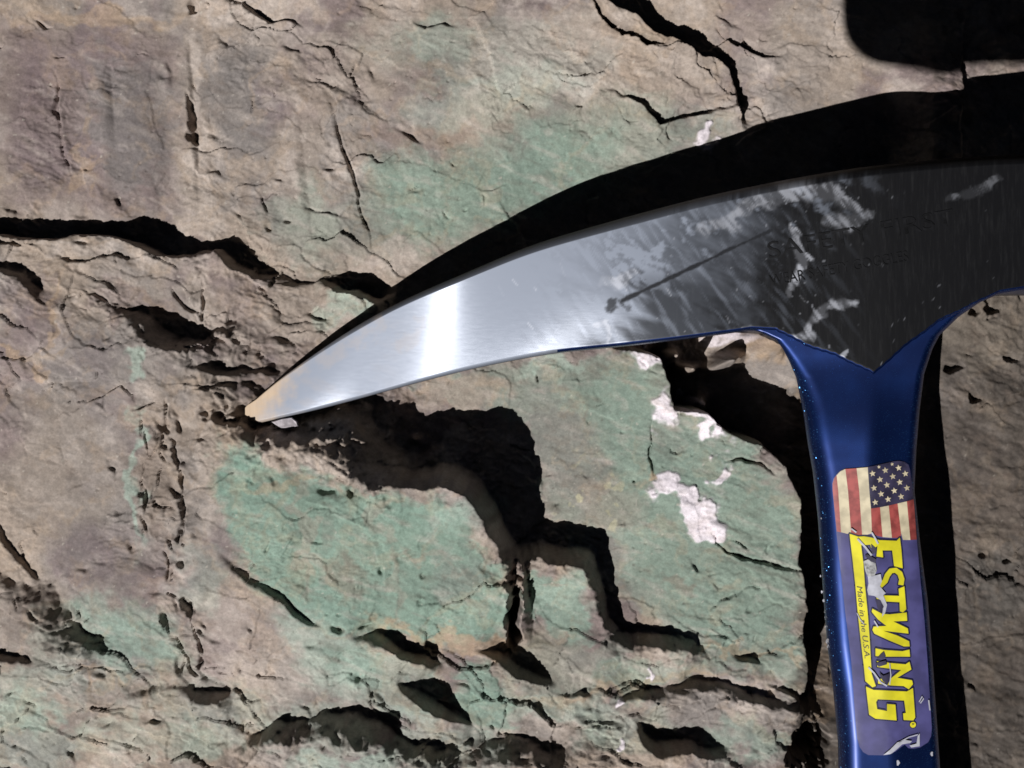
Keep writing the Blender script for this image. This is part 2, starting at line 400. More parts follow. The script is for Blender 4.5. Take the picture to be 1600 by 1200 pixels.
# ---- relief of the broken surface (directional, fine)
ca, sa = math.cos(0.35), math.sin(0.35)
U1 = X * ca + Y * sa; V1 = -X * sa + Y * ca
rough = fbm(U1 * 0.45, V1, 46, 5, 31, 0.52, cell=CELL)
fine = fbm(X, Y, 15, 3, 37, 0.55, cell=CELL)
flk = fbm(U1 * 0.35, V1, 60, 4, 41, 0.5, ridged=True, cell=CELL)
patchy = sstep(-0.15, 0.5, fbm(X, Y, 150, 2, 45, cell=CELL))
zone_r = sstep(1400, 1470, X) 
slabm = 1 - 0.45 * sstep(0, 60, X - 850) * sstep(0, 60, 1260 - X) * sstep(0, 50, Y - 560) * sstep(0, 60, 1060 - Y)
Z += (rough * 2.6 + flk * 0.6) * (0.22 + 0.9 * patchy) * slabm
Z += fine * 0.55 * (0.4 + 0.8 * patchy) * slabm
def facets(x, y, cell, tilt, seed, flat_=False):
    gx = np.floor(x / cell); gy = np.floor(y / cell)
    best = np.full(x.shape, 1e20, F); h = np.zeros(x.shape, F)
    for oy in (-1, 0, 1):
        for ox in (-1, 0, 1):
            ix = (gx + ox).astype(np.int64); iy = (gy + oy).astype(np.int64)
            hs = (ix * 73856093 ^ iy * 19349663 ^ seed * 83492791) & 0xFFFFFF
            r1 = ((hs * 1103515245 + 12345) >> 8 & 0xFFFF) / 65535.0; r2 = ((hs * 22695477 + 1) >> 9 & 0xFFFF) / 65535.0
            r3 = ((hs * 134775813 + 7) >> 7 & 0xFFFF) / 65535.0; r4 = ((hs * 69069 + 5) >> 5 & 0xFFFF) / 65535.0; r5 = ((hs * 1664525 + 9) >> 6 & 0xFFFF) / 65535.0
            dx = x - (ix + r1) * cell; dy = y - (iy + r2) * cell
            d2 = dx * dx + dy * dy
            m = d2 < best
            best = np.where(m, d2, best).astype(F)
            h = np.where(m, r5, h).astype(F) if flat_ else np.where(m, tilt * ((r3 - 0.5) * dx + (r4 - 0.5) * dy) * 2 + tilt * cell * 0.55 * (r5 - 0.5), h).astype(F)
    return h
inn = np.ix_((ay > -120) & (ay < 1320), (ax > -120) & (ax < 1720))
UI = (U1 * 0.62 + wx * 1.6)[inn]; VI = (V1 + wy * 1.6)[inn]
blocky = np.clip(sstep(940, 1040, Y + 0.10 * (X - 600)) * (1 - sstep(1180, 1280, X)) + sstep(340, 400, Y) * (1 - sstep(600, 680, Y)) * (1 - sstep(480, 600, X)), 0, 1)
fmask = (0.25 + 0.9 * patchy + 0.8 * PROX + 0.75 * blocky)[inn]
Z[inn] += facets(UI, VI, 150.0, 0.026, 3) * (0.5 + 0.5 * fmask) * slabm[inn]
Z[inn] += facets(UI, VI, 74.0, 0.085, 1) * fmask * slabm[inn]
FV = np.full(SH, 0.5, F); FV[inn] = 0.55 * facets(UI, VI, 74.0, 0, 1, True) + 0.45 * facets(UI + wy[inn], VI - wx[inn], 27.0, 0, 2, True)
Z[inn] += facets(UI + wy[inn], VI - wx[inn], 27.0, 0.065, 2) * fmask * slabm[inn]
Z[inn] += facets(UI * 0.8 - wy[inn], VI + wx[inn], 42.0, 0.13, 6) * blocky[inn]
Z += PROX * (ragA * 1.8 + ragB * 0.5)
Z += zone_r * (fbm(U1 * 0.6, V1, 60, 5, 59, 0.58, cell=CELL) * 5.0)
Z += fbm(U1 * 0.32, V1, 20, 4, 55, 0.66, cell=CELL) * (0.28 + 1.1 * patchy + 0.7 * PROX) * (0.55 + 0.45 * slabm)
Z += fbm(X, Y, 7, 2, 57, 0.6, cell=CELL) * (0.12 + 0.4 * patchy) * slabm
# terraced flakes: tiny steps
tn = fbm(U1 * 0.5, V1, 90, 4, 51, 0.5, cell=CELL) * 5
Z += (np.round(tn) - tn) * (1.3 * patchy + 1.5 * PROX) * slabm
# rotten, crumbly bands (bottom, fracture zone, chasm wall)
def band(pts, r):
    m = np.zeros(SH, F); sl = sub(pts, r * 2.5)
    d, s, v = polydist(WX[sl], WY[sl], pts, [1.0] * len(pts)); m[sl] = np.exp(-(d / r) ** 2); return m
crumb = np.maximum.reduce([band([(420, 1165), (600, 1160), (800, 1180), (960, 1190)], 40), band([(255, 640), (270, 740), (285, 880), (300, 1040)], 32),
                           band([(390, 690), (520, 720), (600, 750)], 34), band([(300, 590), (450, 570)], 40), band([(900, 1110), (1100, 1090), (1250, 1110)], 24), band([(380, 480), (480, 500)], 50)])
Z += crumb * (fbm(U1 * 0.6, V1, 26, 4, 61, 0.52, cell=CELL) * 4.2)
pits = sstep(0.62, 0.85, fbm(X, Y, 9, 2, 71, 0.5, cell=CELL)) * sstep(0.0, 0.4, fbm(X, Y, 130, 2, 75, cell=CELL))
Z -= pits * 3.5

# ---- mineral colours and some painted shade (albedo)
def rgb(r, g, b):
    f = lambda c: ((c / 255 + 0.055) / 1.055) ** 2.4 if c > 10 else c / 255 / 12.92
    return np.array([f(r), f(g), f(b)], F)
TAN = rgb(150, 136, 124); GREY = rgb(122, 116, 113); PURP = rgb(113, 99, 100); PALE = rgb(182, 170, 161); OCH = rgb(172, 146, 118)
GREEN = rgb(117, 143, 129); LGREEN = rgb(152, 169, 156); GGREY = rgb(124, 131, 120); WHITE = rgb(224, 214, 220); BROWN = rgb(122, 106, 94); DKBR = rgb(75, 68, 62)
cw1 = fbm(X, Y, 60, 4, 81, 0.55, cell=CELL); cw2 = fbm(X, Y, 60, 4, 85, 0.55, cell=CELL)
cf = fbm(U1 * 0.6, V1, 26, 4, 91, 0.6, cell=CELL)
C = np.zeros(SH + (3,), F)
def lay(col, m):
    global C
    C += (col - C) * np.clip(m, 0, 1)[..., None]
CX = X + cw1 * 26; CY = Y + cw2 * 26
C[:] = TAN
lay(GREY, sstep(-0.25, 0.45, fbm(X, Y, 240, 5, 101, 0.55, cell=CELL)) * 0.75)
lay(PURP, sstep(0.0, 0.6, fbm(X, Y * 0.8, 170, 5, 105, 0.55, cell=CELL)) * 0.75)
lay(PALE, sstep(0.1, 0.8, fbm(X, Y, 110, 5, 109, 0.6, cell=CELL)) * 0.55)
CR = np.zeros(SH, F); gr = fbm(U1 * 0.7, V1, 11, 3, 175, 0.65, cell=CELL)
def blob(col, x, y, rx2, ry2, amt=0.8, rot=0.0, soft=0.36):
    sl = sub([(x, y)], 1.8 * max(rx2, ry2) + 70)
    c, s_ = math.cos(rot), math.sin(rot)
    dx = CX[sl] - x; dy = CY[sl] - y
    a = (dx * c + dy * s_) / rx2; b = (-dx * s_ + dy * c) / ry2
    r = np.sqrt(a * a + b * b) + cf[sl] * 0.2 + gr[sl] * 0.14 + (FV[sl] - 0.5) * (0.55 if soft > 0.3 else 0.1)
    m = amt * (1 - sstep(1 - soft, 1 + soft, r))
    C[sl] += (col - C[sl]) * np.clip(m, 0, 1)[..., None]
    if col is WHITE: CR[sl] = np.maximum(CR[sl], m)
def area(col, pts, amt=0.8, soft=14):
    sl = sub(pts, soft * 2 + 40)
    x = X[sl] + cw1[sl] * 12; y = Y[sl] + cw2[sl] * 12
    d, s, v = polydist(x, y, pts + [pts[0]], [1.0] * (len(pts) + 1))
    ins = np.where(inpoly(x, y, pts), d, -d) + cf[sl] * 8 + gr[sl] * 7 + (FV[sl] - 0.5) * 34
    m = amt * sstep(-soft, soft, ins)
    C[sl] += (col - C[sl]) * np.clip(m, 0, 1)[..., None]
# upper slab
area(PURP, [(0, 40), (260, 50), (270, 320), (120, 330), (0, 320)], 0.75, 40)
blob(GREY, 185, 190, 60, 110, 0.55); blob(GREY, 350, 180, 60, 130, 0.4); blob(TAN, 300, 200, 26, 170, 0.7); blob(TAN, 470, 250, 40, 180, 0.5)
blob(GREY, 330, 130, 80, 60, 0.3); blob(TAN, 560, 110, 120, 60, 0.5); blob(PALE, 410, 12, 110, 30, 0.6); blob(OCH, 130, 22, 160, 14, 0.4)
area(GGREY, [(575, 235), (720, 240), (860, 160), (1000, 150), (1150, 180), (1150, 215), (980, 280), (700, 380), (600, 400), (560, 330)], 0.7, 26)
area(GREEN, [(600, 260), (760, 250), (880, 190), (960, 200), (940, 270), (820, 330), (650, 380), (590, 330)], 0.55, 30)
blob(GREEN, 690, 60, 55, 30, 0.5); blob(PALE, 860, 100, 120, 44, 0.85, 0.1); blob(rgb(196, 186, 178), 890, 118, 60, 14, 0.6, -0.1); blob(PALE, 800, 60, 200, 30, 0.35); blob(TAN, 1060, 110, 90, 45, 0.5, 0.2)
blob(WHITE, 1113, 206, 14, 10, 0.9); blob(BROWN, 670, 205, 90, 22, 0.45, 0.1); blob(PURP, 650, 140, 60, 40, 0.4); blob(OCH, 1030, 60, 60, 20, 0.3)  # the brown blob paints in the shade of the gentle slope
blob(TAN, 1250, 60, 120, 70, 0.5); blob(GREY, 1190, 90, 40, 26, 0.4); blob(LGREEN, 470, 330, 40, 60, 0.3); blob(PURP, 420, 330, 40, 50, 0.35)
blob(PALE, 600, 410, 60, 16, 0.5, -0.3)
blob(rgb(110, 104, 102), 190, 190, 55, 100, 0.5); blob(rgb(112, 106, 104), 355, 170, 40, 120, 0.35); blob(PALE, 300, 180, 13, 170, 0.5); blob(PALE, 455, 260, 11, 150, 0.35); blob(rgb(108, 92, 92), 30, 120, 50, 90, 0.4); blob(OCH, 120, 250, 8, 60, 0.35)
# left middle
blob(PALE, 140, 395, 60, 16, 0.6); blob(GREY, 200, 430, 60, 26, 0.45); blob(PURP, 210, 470, 70, 18, 0.5); blob(LGREEN, 535, 482, 36, 24, 0.75); blob(TAN, 400, 500, 130, 70, 0.45)
blob(PURP, 45, 500, 45, 80, 0.5); blob(GREY, 160, 570, 70, 70, 0.4); blob(LGREEN, 222, 566, 18, 20, 0.6); blob(OCH, 60, 560, 60, 6, 0.5); blob(OCH, 82, 500, 6, 60, 0.45)
blob(GREY, 130, 700, 110, 150, 0.5); blob(TAN, 60, 760, 50, 110, 0.45); blob(LGREEN, 220, 735, 11, 110, 0.65); blob(TAN, 262, 720, 34, 130, 0.6); blob(PALE, 330, 740, 24, 90, 0.5)
blob(BROWN, 260, 740, 18, 110, 0.4)
# lower left
blob(PURP, 200, 860, 120, 40, 0.35); area(GREEN, [(115, 945), (160, 940), (270, 950), (288, 1030), (250, 1045), (180, 1030), (140, 990)], 0.62, 16); blob(LGREEN, 170, 960, 60, 30, 0.3)
blob(LGREEN, 30, 1110, 60, 40, 0.7); blob(BROWN, 60, 970, 60, 60, 0.4); blob(OCH, 160, 1054, 60, 5, 0.5, -0.15); blob(GREY, 160, 1080, 60, 40, 0.45)  # the brown blob paints in the half-shade on the hollow's slope
blob(PALE, 400, 1020, 110, 60, 0.45); blob(LGREEN, 340, 1150, 50, 26, 0.3); blob(PURP, 360, 970, 60, 50, 0.35)
blob(LGREEN, 60, 1170, 120, 40, 0.35); blob(LGREEN, 330, 1100, 120, 40, 0.3); blob(GGREY, 780, 90, 200, 60, 0.35, 0.1); blob(LGREEN, 760, 150, 120, 40, 0.3, -0.2); blob(GGREY, 500, 350, 110, 60, 0.4)
for gx_, gy_, ga, gb, gm in ((600, 1060, 90, 40, 0.4), (860, 1100, 120, 26, 0.45), (960, 1130, 90, 30, 0.35), (500, 1120, 90, 24, 0.3), (180, 1000, 130, 60, 0.25), (60, 1060, 80, 30, 0.3), (240, 1150, 120, 30, 0.3), (690, 1160, 100, 26, 0.35), (330, 900, 40, 60, 0.25)): blob(LGREEN, gx_, gy_, ga, gb, gm, 0.15)
# green blocks
area(GREEN, [(352, 700), (420, 712), (600, 768), (720, 780), (790, 880), (806, 990), (720, 1010), (640, 990), (560, 985), (480, 950), (405, 890), (375, 800), (352, 760)], 0.86, 14)
area(LGREEN, [(440, 955), (520, 960), (600, 1020), (640, 1060), (560, 1080), (480, 1050)], 0.6, 22); blob(GREEN, 560, 1030, 50, 30, 0.4)
blob(LGREEN, 720, 800, 50, 30, 0.4); blob(TAN, 485, 840, 9, 100, 0.4); blob(TAN, 600, 800, 11, 40, 0.4); blob(TAN, 615, 900, 7, 60, 0.3); blob(GREY, 730, 900, 40, 40, 0.35); blob(TAN, 660, 860, 50, 7, 0.35, 0.2)
blob(BROWN, 550, 890, 40, 30, 0.5, 0.6); blob(OCH, 700, 995, 130, 12, 0.55, 0.2); blob(OCH, 440, 755, 60, 8, 0.4, -0.15); blob(TAN, 340, 690, 26, 50, 0.5); blob(GREEN, 382, 740, 30, 50, 0.5)
area(GREEN, [(822, 895), (912, 905), (932, 985), (900, 1010), (840, 1000), (818, 960)], 0.7, 10); blob(LGREEN, 880, 925, 40, 30, 0.4); blob(GGREY, 900, 1040, 90, 40, 0.5)
area(GREEN, [(720, 1035), (770, 1030), (800, 1080), (790, 1130), (750, 1140), (715, 1090)], 0.75, 12); blob(GREEN, 1010, 1060, 90, 26, 0.5, -0.1); blob(LGREEN, 660, 1100, 40, 30, 0.4)
blob(LGREEN, 550, 1180, 80, 24, 0.6); blob(GREY, 1030, 1110, 120, 24, 0.4); blob(GREEN, 1180, 1150, 70, 30, 0.45); blob(OCH, 1000, 1070, 160, 8, 0.35, -0.12)
# right slab
area(GGREY, [(640, 610), (760, 575), (960, 545), (1050, 560), (1150, 680), (1250, 780), (1262, 1080), (1090, 1030), (960, 950), (870, 800), (800, 660)], 0.8, 16)
area(GREEN, [(880, 600), (1010, 570), (1040, 680), (1180, 690), (1250, 800), (1250, 1040), (1100, 1020), (1000, 900), (940, 720)], 0.5, 40)
blob(TAN, 720, 612, 90, 22, 0.7, -0.15); blob(GREY, 880, 720, 50, 110, 0.45, -0.3); blob(LGREEN, 860, 575, 60, 14, 0.5, -0.2); blob(PURP, 960, 900, 26, 60, 0.4, -0.3); blob(BROWN, 1085, 915, 26, 14, 0.5, 0.2)
blob(TAN, 950, 800, 60, 40, 0.35, 0.4); blob(OCH, 1180, 1025, 90, 5, 0.4, 0.1)
for x, y, a, b, r in ((1042, 640, 20, 32, 0.1), (1040, 755, 20, 26, -0.2), (1080, 790, 46, 20, 0.6), (1112, 815, 22, 24, 0.5), (1128, 742, 11, 22, 0.2), (1095, 668, 40, 13, 0.45), (1112, 628, 20, 15, 0.6), (1018, 556, 34, 12, 0.3), (1018, 1055, 5, 14, 0.1), (975, 1085, 6, 8, 0), (958, 1146, 8, 8, 0)):
    blob(WHITE, x, y, a, b, 0.92, r, 0.22)
blob(OCH, 1016, 742, 7, 20, 0.7); blob(OCH, 1205, 540, 40, 26, 0.6); blob(WHITE, 1160, 525, 26, 14, 0.6)
yel = sstep(0.45, 0.62, fbm(X, Y, 26, 3, 121, cell=CELL)) * np.exp(-(((X - 930) / 60) ** 2 + ((Y - 790) / 70) ** 2)); lay(rgb(176, 170, 140), yel * 0.8)
# brown rock right of the shaft, darkened further in place of light fall-off
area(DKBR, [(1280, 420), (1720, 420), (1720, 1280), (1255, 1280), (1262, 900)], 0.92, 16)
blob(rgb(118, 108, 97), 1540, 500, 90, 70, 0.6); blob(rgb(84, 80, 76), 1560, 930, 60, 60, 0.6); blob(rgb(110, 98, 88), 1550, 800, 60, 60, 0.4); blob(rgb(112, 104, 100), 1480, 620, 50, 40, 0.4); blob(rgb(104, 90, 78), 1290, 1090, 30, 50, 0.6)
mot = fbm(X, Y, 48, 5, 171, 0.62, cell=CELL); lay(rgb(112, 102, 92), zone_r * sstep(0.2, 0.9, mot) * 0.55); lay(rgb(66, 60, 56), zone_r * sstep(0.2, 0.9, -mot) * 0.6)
# iron veins, dust, specks
ven = fbm(X + cw1 * 30, Y + cw2 * 30, 120, 4, 131, 0.55, ridged=True, cell=CELL)
stk = fbm(U1 * 0.28, V1, 22, 5, 161, 0.62, cell=CELL)
stk2 = fbm(X * 1.1, Y * 0.35, 40, 4, 165, 0.6, cell=CELL)
lay(PALE, sstep(0.25, 0.95, stk) * 0.30 * (1 - 0.7 * zone_r)); lay(rgb(92, 80, 72), sstep(0.30, 1.0, -stk) * 0.34); lay(rgb(100, 88, 82), sstep(0.35, 1.0, stk2) * 0.25 * (1 - sstep(600, 900, X)))
lay(OCH, sstep(1.1, 1.8, ven) * 0.2 * (1 - 0.6 * zone_r))
lay(BROWN, sstep(0.3, 1.0, cf) * 0.22)
lay(PALE, sstep(0.45, 1.0, -cf) * 0.2 * (1 - zone_r))
sp = sstep(0.74, 0.86, fbm(X, Y, 8, 2, 141, 0.5, cell=CELL)); lay(rgb(186, 178, 166), sp * 0.5 * (1 - 0.6 * zone_r))  # pale quartz specks, their glint put into the colour
sp2 = sstep(0.72, 0.9, fbm(X, Y, 10, 2, 145, 0.5, cell=CELL)); lay(rgb(80, 68, 60), sp2 * 0.4)
C *= (1 + 0.26 * (FV - 0.5))[..., None]
C *= (1 + 0.09 * fbm(X, Y, 12, 3, 151, 0.6, cell=CELL))[..., None]
C = np.clip(C, 0.01, 0.85)
Z += sstep(0.15, 0.75, CR) * (3.4 + ragA * 1.6 + ragB * 1.6)

# ---- split into the natural blocks and write meshes
BLOCKS = [
    ('rock_slab', 'long tan and purple-grey rock slab above the pick, cracked across', [(-60, -60), (940, -60), (994, 24), (1082, 73), (1141, 101), (1160, 175), (1180, 330), (900, 440), (640, 452), (520, 440), (437, 428), (375, 395), (300, 376), (125, 345), (0, 338), (-60, 336)]),
    ('rock_block', 'tan broken rock block in the top right corner beyond the wide crack', [(940, -60), (1660, -60), (1660, 230), (1200, 250), (1160, 175), (1141, 101), (1082, 73), (994, 24)]),
    ('rock_ledge', 'rough tan ledge between the two dark clefts left of the pick tip', [(-60, 366), (0, 369), (103, 366), (187, 380), (303, 399), (390, 436), (485, 449), (580, 470), (620, 480), (470, 600), (398, 520), (300, 553), (225, 535), (160, 492), (74, 462), (0, 427), (-60, 424)]),
    ('rock_block', 'grey and lilac rock block left of the crumbling upright fracture', [(-60, 424), (0, 427), (74, 462), (160, 492), (225, 535), (255, 552), (236, 650), (236, 760), (270, 900), (284, 1003), (312, 1060), (274, 1078), (160, 1045), (92, 1022), (40, 960), (-60, 930)]),
    ('rock_block', 'large bright green rock block below the pick tip, edged by a black chasm', [(318, 658), (368, 690), (450, 722), (550, 742), (645, 772), (722, 778), (774, 858), (806, 960), (800, 1015), (736, 1012), (690, 1056), (626, 1026), (548, 998), (432, 932), (340, 862), (300, 802), (284, 720)]),
    ('rock_block', 'small squarish green rock block right of the narrow slit', [(806, 1010), (812, 900), (822, 888), (916, 903), (938, 990), (1000, 1023), (1094, 1046), (1092, 1079), (995, 1098), (940, 1108), (868, 1076), (800, 1058)]),
    ('rock_slab', 'grey-green rock slab with white crust patches beside the blue shaft', [(600, 640), (700, 560), (940, 500), (1030, 562), (1064, 640), (1155, 676), (1230, 732), (1260, 850), (1262, 1040), (1266, 1120), (1175, 1104), (1092, 1079), (1094, 1046), (1000, 1023), (938, 990), (916, 903), (822, 888), (774, 858), (722, 778), (645, 772)]),
    ('rock_slab', 'brown rock to the right of the blue shaft, coloured darker for the light fall-off', [(1340, 430), (1660, 430), (1660, 1260), (1330, 1260)]),
    ('rock_ledge', 'grey and green ledge along the bottom edge near the shaft', [(868, 1076), (940, 1108), (995, 1098), (1092, 1079), (1266, 1120), (1246, 1260), (900, 1260), (850, 1197), (790, 1150)]),
    ('rock_block', 'lilac-grey rock with a rounded green face below the large green block', [(312, 1060), (300, 802), (340, 862), (432, 932), (548, 998), (626, 1026), (690, 1056), (736, 1012), (800, 1058), (868, 1076), (790, 1150), (722, 1197), (612, 1176), (590, 1156), (440, 1152), (370, 1230), (320, 1260), (274, 1078)]),
]
lab = np.zeros((SH[0] - 1, SH[1] - 1), np.int16)
fx = (WX[:-1, :-1] + WX[1:, 1:]) / 2; fy = (WY[:-1, :-1] + WY[1:, 1:]) / 2
inner = (fx > -80) & (fx < 1680) & (fy > -80) & (fy < 1280)
for k, (_, _, pts) in enumerate(BLOCKS):
    m = inner & (lab == 0)
    m[m] = inpoly(fx[m], fy[m], pts)
    lab[m] = k + 1
PXW = np.stack([(X - 800) * S, (600 - Y) * S, Z * S], -1).reshape(-1, 3).astype(F)
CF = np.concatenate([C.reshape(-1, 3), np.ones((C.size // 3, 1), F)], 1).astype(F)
# smooth normals shared by neighbouring blocks
zx = np.gradient(Z, axis=1) / cellx[None, :]; zy = np.gradient(Z, axis=0) / celly[:, None]
idx = np.arange(SH[0] * SH[1]).reshape(SH)
q = np.stack([idx[1:, :-1], idx[1:, 1:], idx[:-1, 1:], idx[:-1, :-1]], -1)
def grid_mesh(name, faces):
    used, inv = np.unique(faces.ravel(), return_inverse=True)
    me = bpy.data.meshes.new(name)
    nv, nf = len(used), len(faces)
    me.vertices.add(nv); me.vertices.foreach_set('co', PXW[used].ravel())
    me.loops.add(nf * 4); me.loops.foreach_set('vertex_index', inv.astype(np.int32).ravel())
    me.polygons.add(nf); me.polygons.foreach_set('loop_start', np.arange(0, nf * 4, 4, dtype=np.int32))
    me.polygons.foreach_set('loop_total', np.full(nf, 4, np.int32))
    me.polygons.foreach_set('use_smooth', np.ones(nf, bool))
    a = me.attributes.new('mineral', 'FLOAT_COLOR', 'POINT'); a.data.foreach_set('color', CF[used].ravel())
    me.update(calc_edges=True)
    me.materials.append(ROCK)
    return me
base = link(bpy.data.objects.new('rock_outcrop', grid_mesh('rock_outcrop', q[lab == 0])))
tag(base, 'weathered copper-stained rock surface filling the picture', kind='structure')
for k, (nm, lb, _) in enumerate(BLOCKS):
    fs = q[lab == k + 1]
    if len(fs): tag(link(bpy.data.objects.new(nm, grid_mesh(nm, fs)), base), lb)

def rock_z(u, v):
    i = min(max(np.searchsorted(ax, u), 0), len(ax) - 1); j = min(max(np.searchsorted(ay, v), 0), len(ay) - 1)
    return float(Z[j, i])

# ================================================================== HAMMER
ham = bpy.data.objects.new('geology_hammer', None); COL.objects.link(ham)
HB = Vector(P(1380, 760, 60)); ham.location = HB
tag(ham, 'rock pick hammer with bare steel point, black head and blue shaft lying on the rock', 'hammer')

def ip(x, tab):
    return np.interp(x, [t[0] for t in tab], [t[1] for t in tab])
TOP = [(383, 637), (386, 633), (400, 624), (448, 583), (511, 540), (570, 500), (651, 458), (701, 438), (823, 385), (850, 376), (975, 340), (1100, 307), (1225, 281), (1350, 260), (1500, 246), (1600, 241), (1750, 240), (1800, 236), (2150, 236)]
BOT = [(383, 648), (387, 655), (404, 661), (448, 651), (495, 640), (570, 620), (636, 601), (745, 573), (870, 549), (960, 541), (1080, 527), (1174, 514), (1213, 516), (1261, 541), (1308, 557), (1365, 585), (1419, 538), (1467, 503), (1514, 480), (1562, 457), (1600, 451), (1750, 449), (1800, 458), (2150, 458)]
def smooth_tab(tab, lo, hi, width):
    xs = np.arange(tab[0][0], tab[-1][0] + 1, 2.0); ys = np.interp(xs, [t[0] for t in tab], [t[1] for t in tab])
    k = np.hanning(int(width / 2) + 2)[1:-1]; k /= k.sum(); n = len(k)
    sm = np.convolve(np.pad(ys, n, mode='reflect', reflect_type='odd'), k, 'same')[n:-n]
    wgt = sstep(lo, lo + 60, xs) * (1 - sstep(hi - 60, hi, xs))
    return list(zip(xs.tolist(), (ys + (sm - ys) * wgt).tolist()))
TOP = smooth_tab(TOP, 400, 2000, 170); BOT = smooth_tab(BOT, 420, 1172, 170)
HZ = [(383, 12), (440, 30), (500, 50), (600, 84), (690, 113), (780, 135), (900, 159), (1050, 190), (1200, 214), (1360, 244), (1500, 262), (1800, 280), (2150, 290)]
HT = [(383, 22), (640, 62), (900, 95), (1200, 125), (1500, 140), (2150, 150)]
CHT = [(383, 1), (450, 2), (570, 7), (701, 9), (850, 12), (1000, 14), (1350, 13), (2150, 14)]
_hu = np.arange(340, 2200, 4.0); _hz = np.interp(_hu, [t[0] for t in HZ], [t[1] for t in HZ])
_hz = np.convolve(np.pad(_hz, 26, mode='reflect', reflect_type='odd'), np.hanning(53)[1:-1] / np.hanning(53).sum(), 'same')[26:-26]
def hz_s(u): return np.interp(u, _hu, _hz)
def head_z(u, v):
    vm = (ip(u, TOP) + ip(u, BOT)) / 2
    k = 0.07 + 0.24 * sstep(360, 560, u) * (1 - sstep(700, 1120, u)) + 0.05 * (1 - sstep(380, 560, u))
    vr = np.where(u < 1150, vm, np.minimum(vm, 412))
    return hz_s(u) + k * (vr - v) - 0.00008 * (v - vm) ** 2 * (1 - sstep(1050, 1200, u))

def surf(name, rows, mats, parent, fmat=None, attrs=None, uv=None, loop=True, caps=True):
    """rows: array (n, m, 3) of world points; quads between rows; closed around m when loop"""
    n, m, _ = rows.shape
    me = bpy.data.meshes.new(name)
    V = rows.reshape(-1, 3) - np.array(HB)
    id_ = np.arange(n * m).reshape(n, m)
    j2 = np.roll(np.arange(m), -1) if loop else np.arange(1, m)
    j1 = np.arange(m) if loop else np.arange(m - 1)
    f = np.stack([id_[:-1][:, j1], id_[:-1][:, j2], id_[1:][:, j2], id_[1:][:, j1]], -1).reshape(-1, 4)
    faces = [tuple(r) for r in f.tolist()]
    if loop and caps:
        faces.append(tuple(id_[0][::-1].tolist())); faces.append(tuple(id_[-1].tolist()))
    me.from_pydata([tuple(p) for p in V.tolist()], [], faces)
    me.polygons.foreach_set('use_smooth', np.ones(len(faces), bool))
    for mt in mats: me.materials.append(mt)
    if fmat is not None:
        mi = np.zeros(len(faces), np.int32); mi[:len(f)] = fmat(id_)[: len(f)]; me.polygons.foreach_set('material_index', mi)
    for k, a in (attrs or {}).items():
        at = me.attributes.new(k, 'FLOAT', 'POINT'); at.data.foreach_set('value', a.astype(F).ravel())
    if uv is not None:
        l = me.uv_layers.new(name='UVMap')
        vi = np.zeros(len(me.loops), np.int32); me.loops.foreach_get('vertex_index', vi)
        l.data.foreach_set('uv', uv.reshape(-1, 2)[vi].astype(F).ravel())
    me.update()
    o = bpy.data.objects.new(name, me); return link(o, parent)

# --- materials of the hammer
def blue_material():
    m, nt, out = newmat('blue_metallic_paint')
    tc = nd(nt, 'ShaderNodeTexCoord')
    vo = nd(nt, 'ShaderNodeTexVoronoi', Scale=4300.0); nt.links.new(tc.outputs['Object'], vo.inputs['Vector'])
    sep = nd(nt, 'ShaderNodeSeparateColor'); nt.links.new(vo.outputs['Color'], sep.inputs[0])
    sel = mth(nt, 'GREATER_THAN', sep.outputs[0], 0.72)
    inside = mth(nt, 'LESS_THAN', vo.outputs['Distance'], 0.42)
    fl = mth(nt, 'MULTIPLY', sel, inside)
    geo = nd(nt, 'ShaderNodeNewGeometry')
    vs = nd(nt, 'ShaderNodeVectorMath', _operation='SUBTRACT'); nt.links.new(vo.outputs['Color'], vs.inputs[0]); vs.inputs[1].default_value = (0.5, 0.5, 0.5)
    vm = nd(nt, 'ShaderNodeVectorMath', _operation='SCALE'); nt.links.new(vs.outputs[0], vm.inputs[0]); vm.inputs['Scale'].default_value = 1.5
    va = nd(nt, 'ShaderNodeVectorMath', _operation='ADD'); nt.links.new(geo.outputs['Normal'], va.inputs[0]); nt.links.new(vm.outputs[0], va.inputs[1])
    vn = nd(nt, 'ShaderNodeVectorMath', _operation='NORMALIZE'); nt.links.new(va.outputs[0], vn.inputs[0])
    nz = nd(nt, 'ShaderNodeTexNoise', Scale=160.0, Detail=4.0); nt.links.new(tc.outputs['Object'], nz.inputs['Vector'])
    c = mixc(nt, ramp(nt, nz.outputs['Fac'], 0.35, 0.7), (0.002, 0.012, 0.070, 1), (0.0035, 0.019, 0.10, 1))
    b = nd(nt, 'ShaderNodeBsdfPrincipled', Metallic=0.8, Roughness=0.42)
    b.inputs['Coat Weight'].default_value = 0.22; b.inputs['Coat Roughness'].default_value = 0.22
    nt.links.new(c, b.inputs['Base Color'])
    g = nd(nt, 'ShaderNodeBsdfAnisotropic', Roughness=0.3)
    nt.links.new(mixc(nt, fl, (0, 0, 0, 1), (0.03, 0.10, 0.22, 1)), g.inputs['Color']); nt.links.new(vn.outputs[0], g.inputs['Normal'])
    mx = nd(nt, 'ShaderNodeAddShader'); nt.links.new(b.outputs[0], mx.inputs[0]); nt.links.new(g.outputs[0], mx.inputs[1])
    nt.links.new(mx.outputs[0], out.inputs[0])
    return m
BLUE = blue_material()

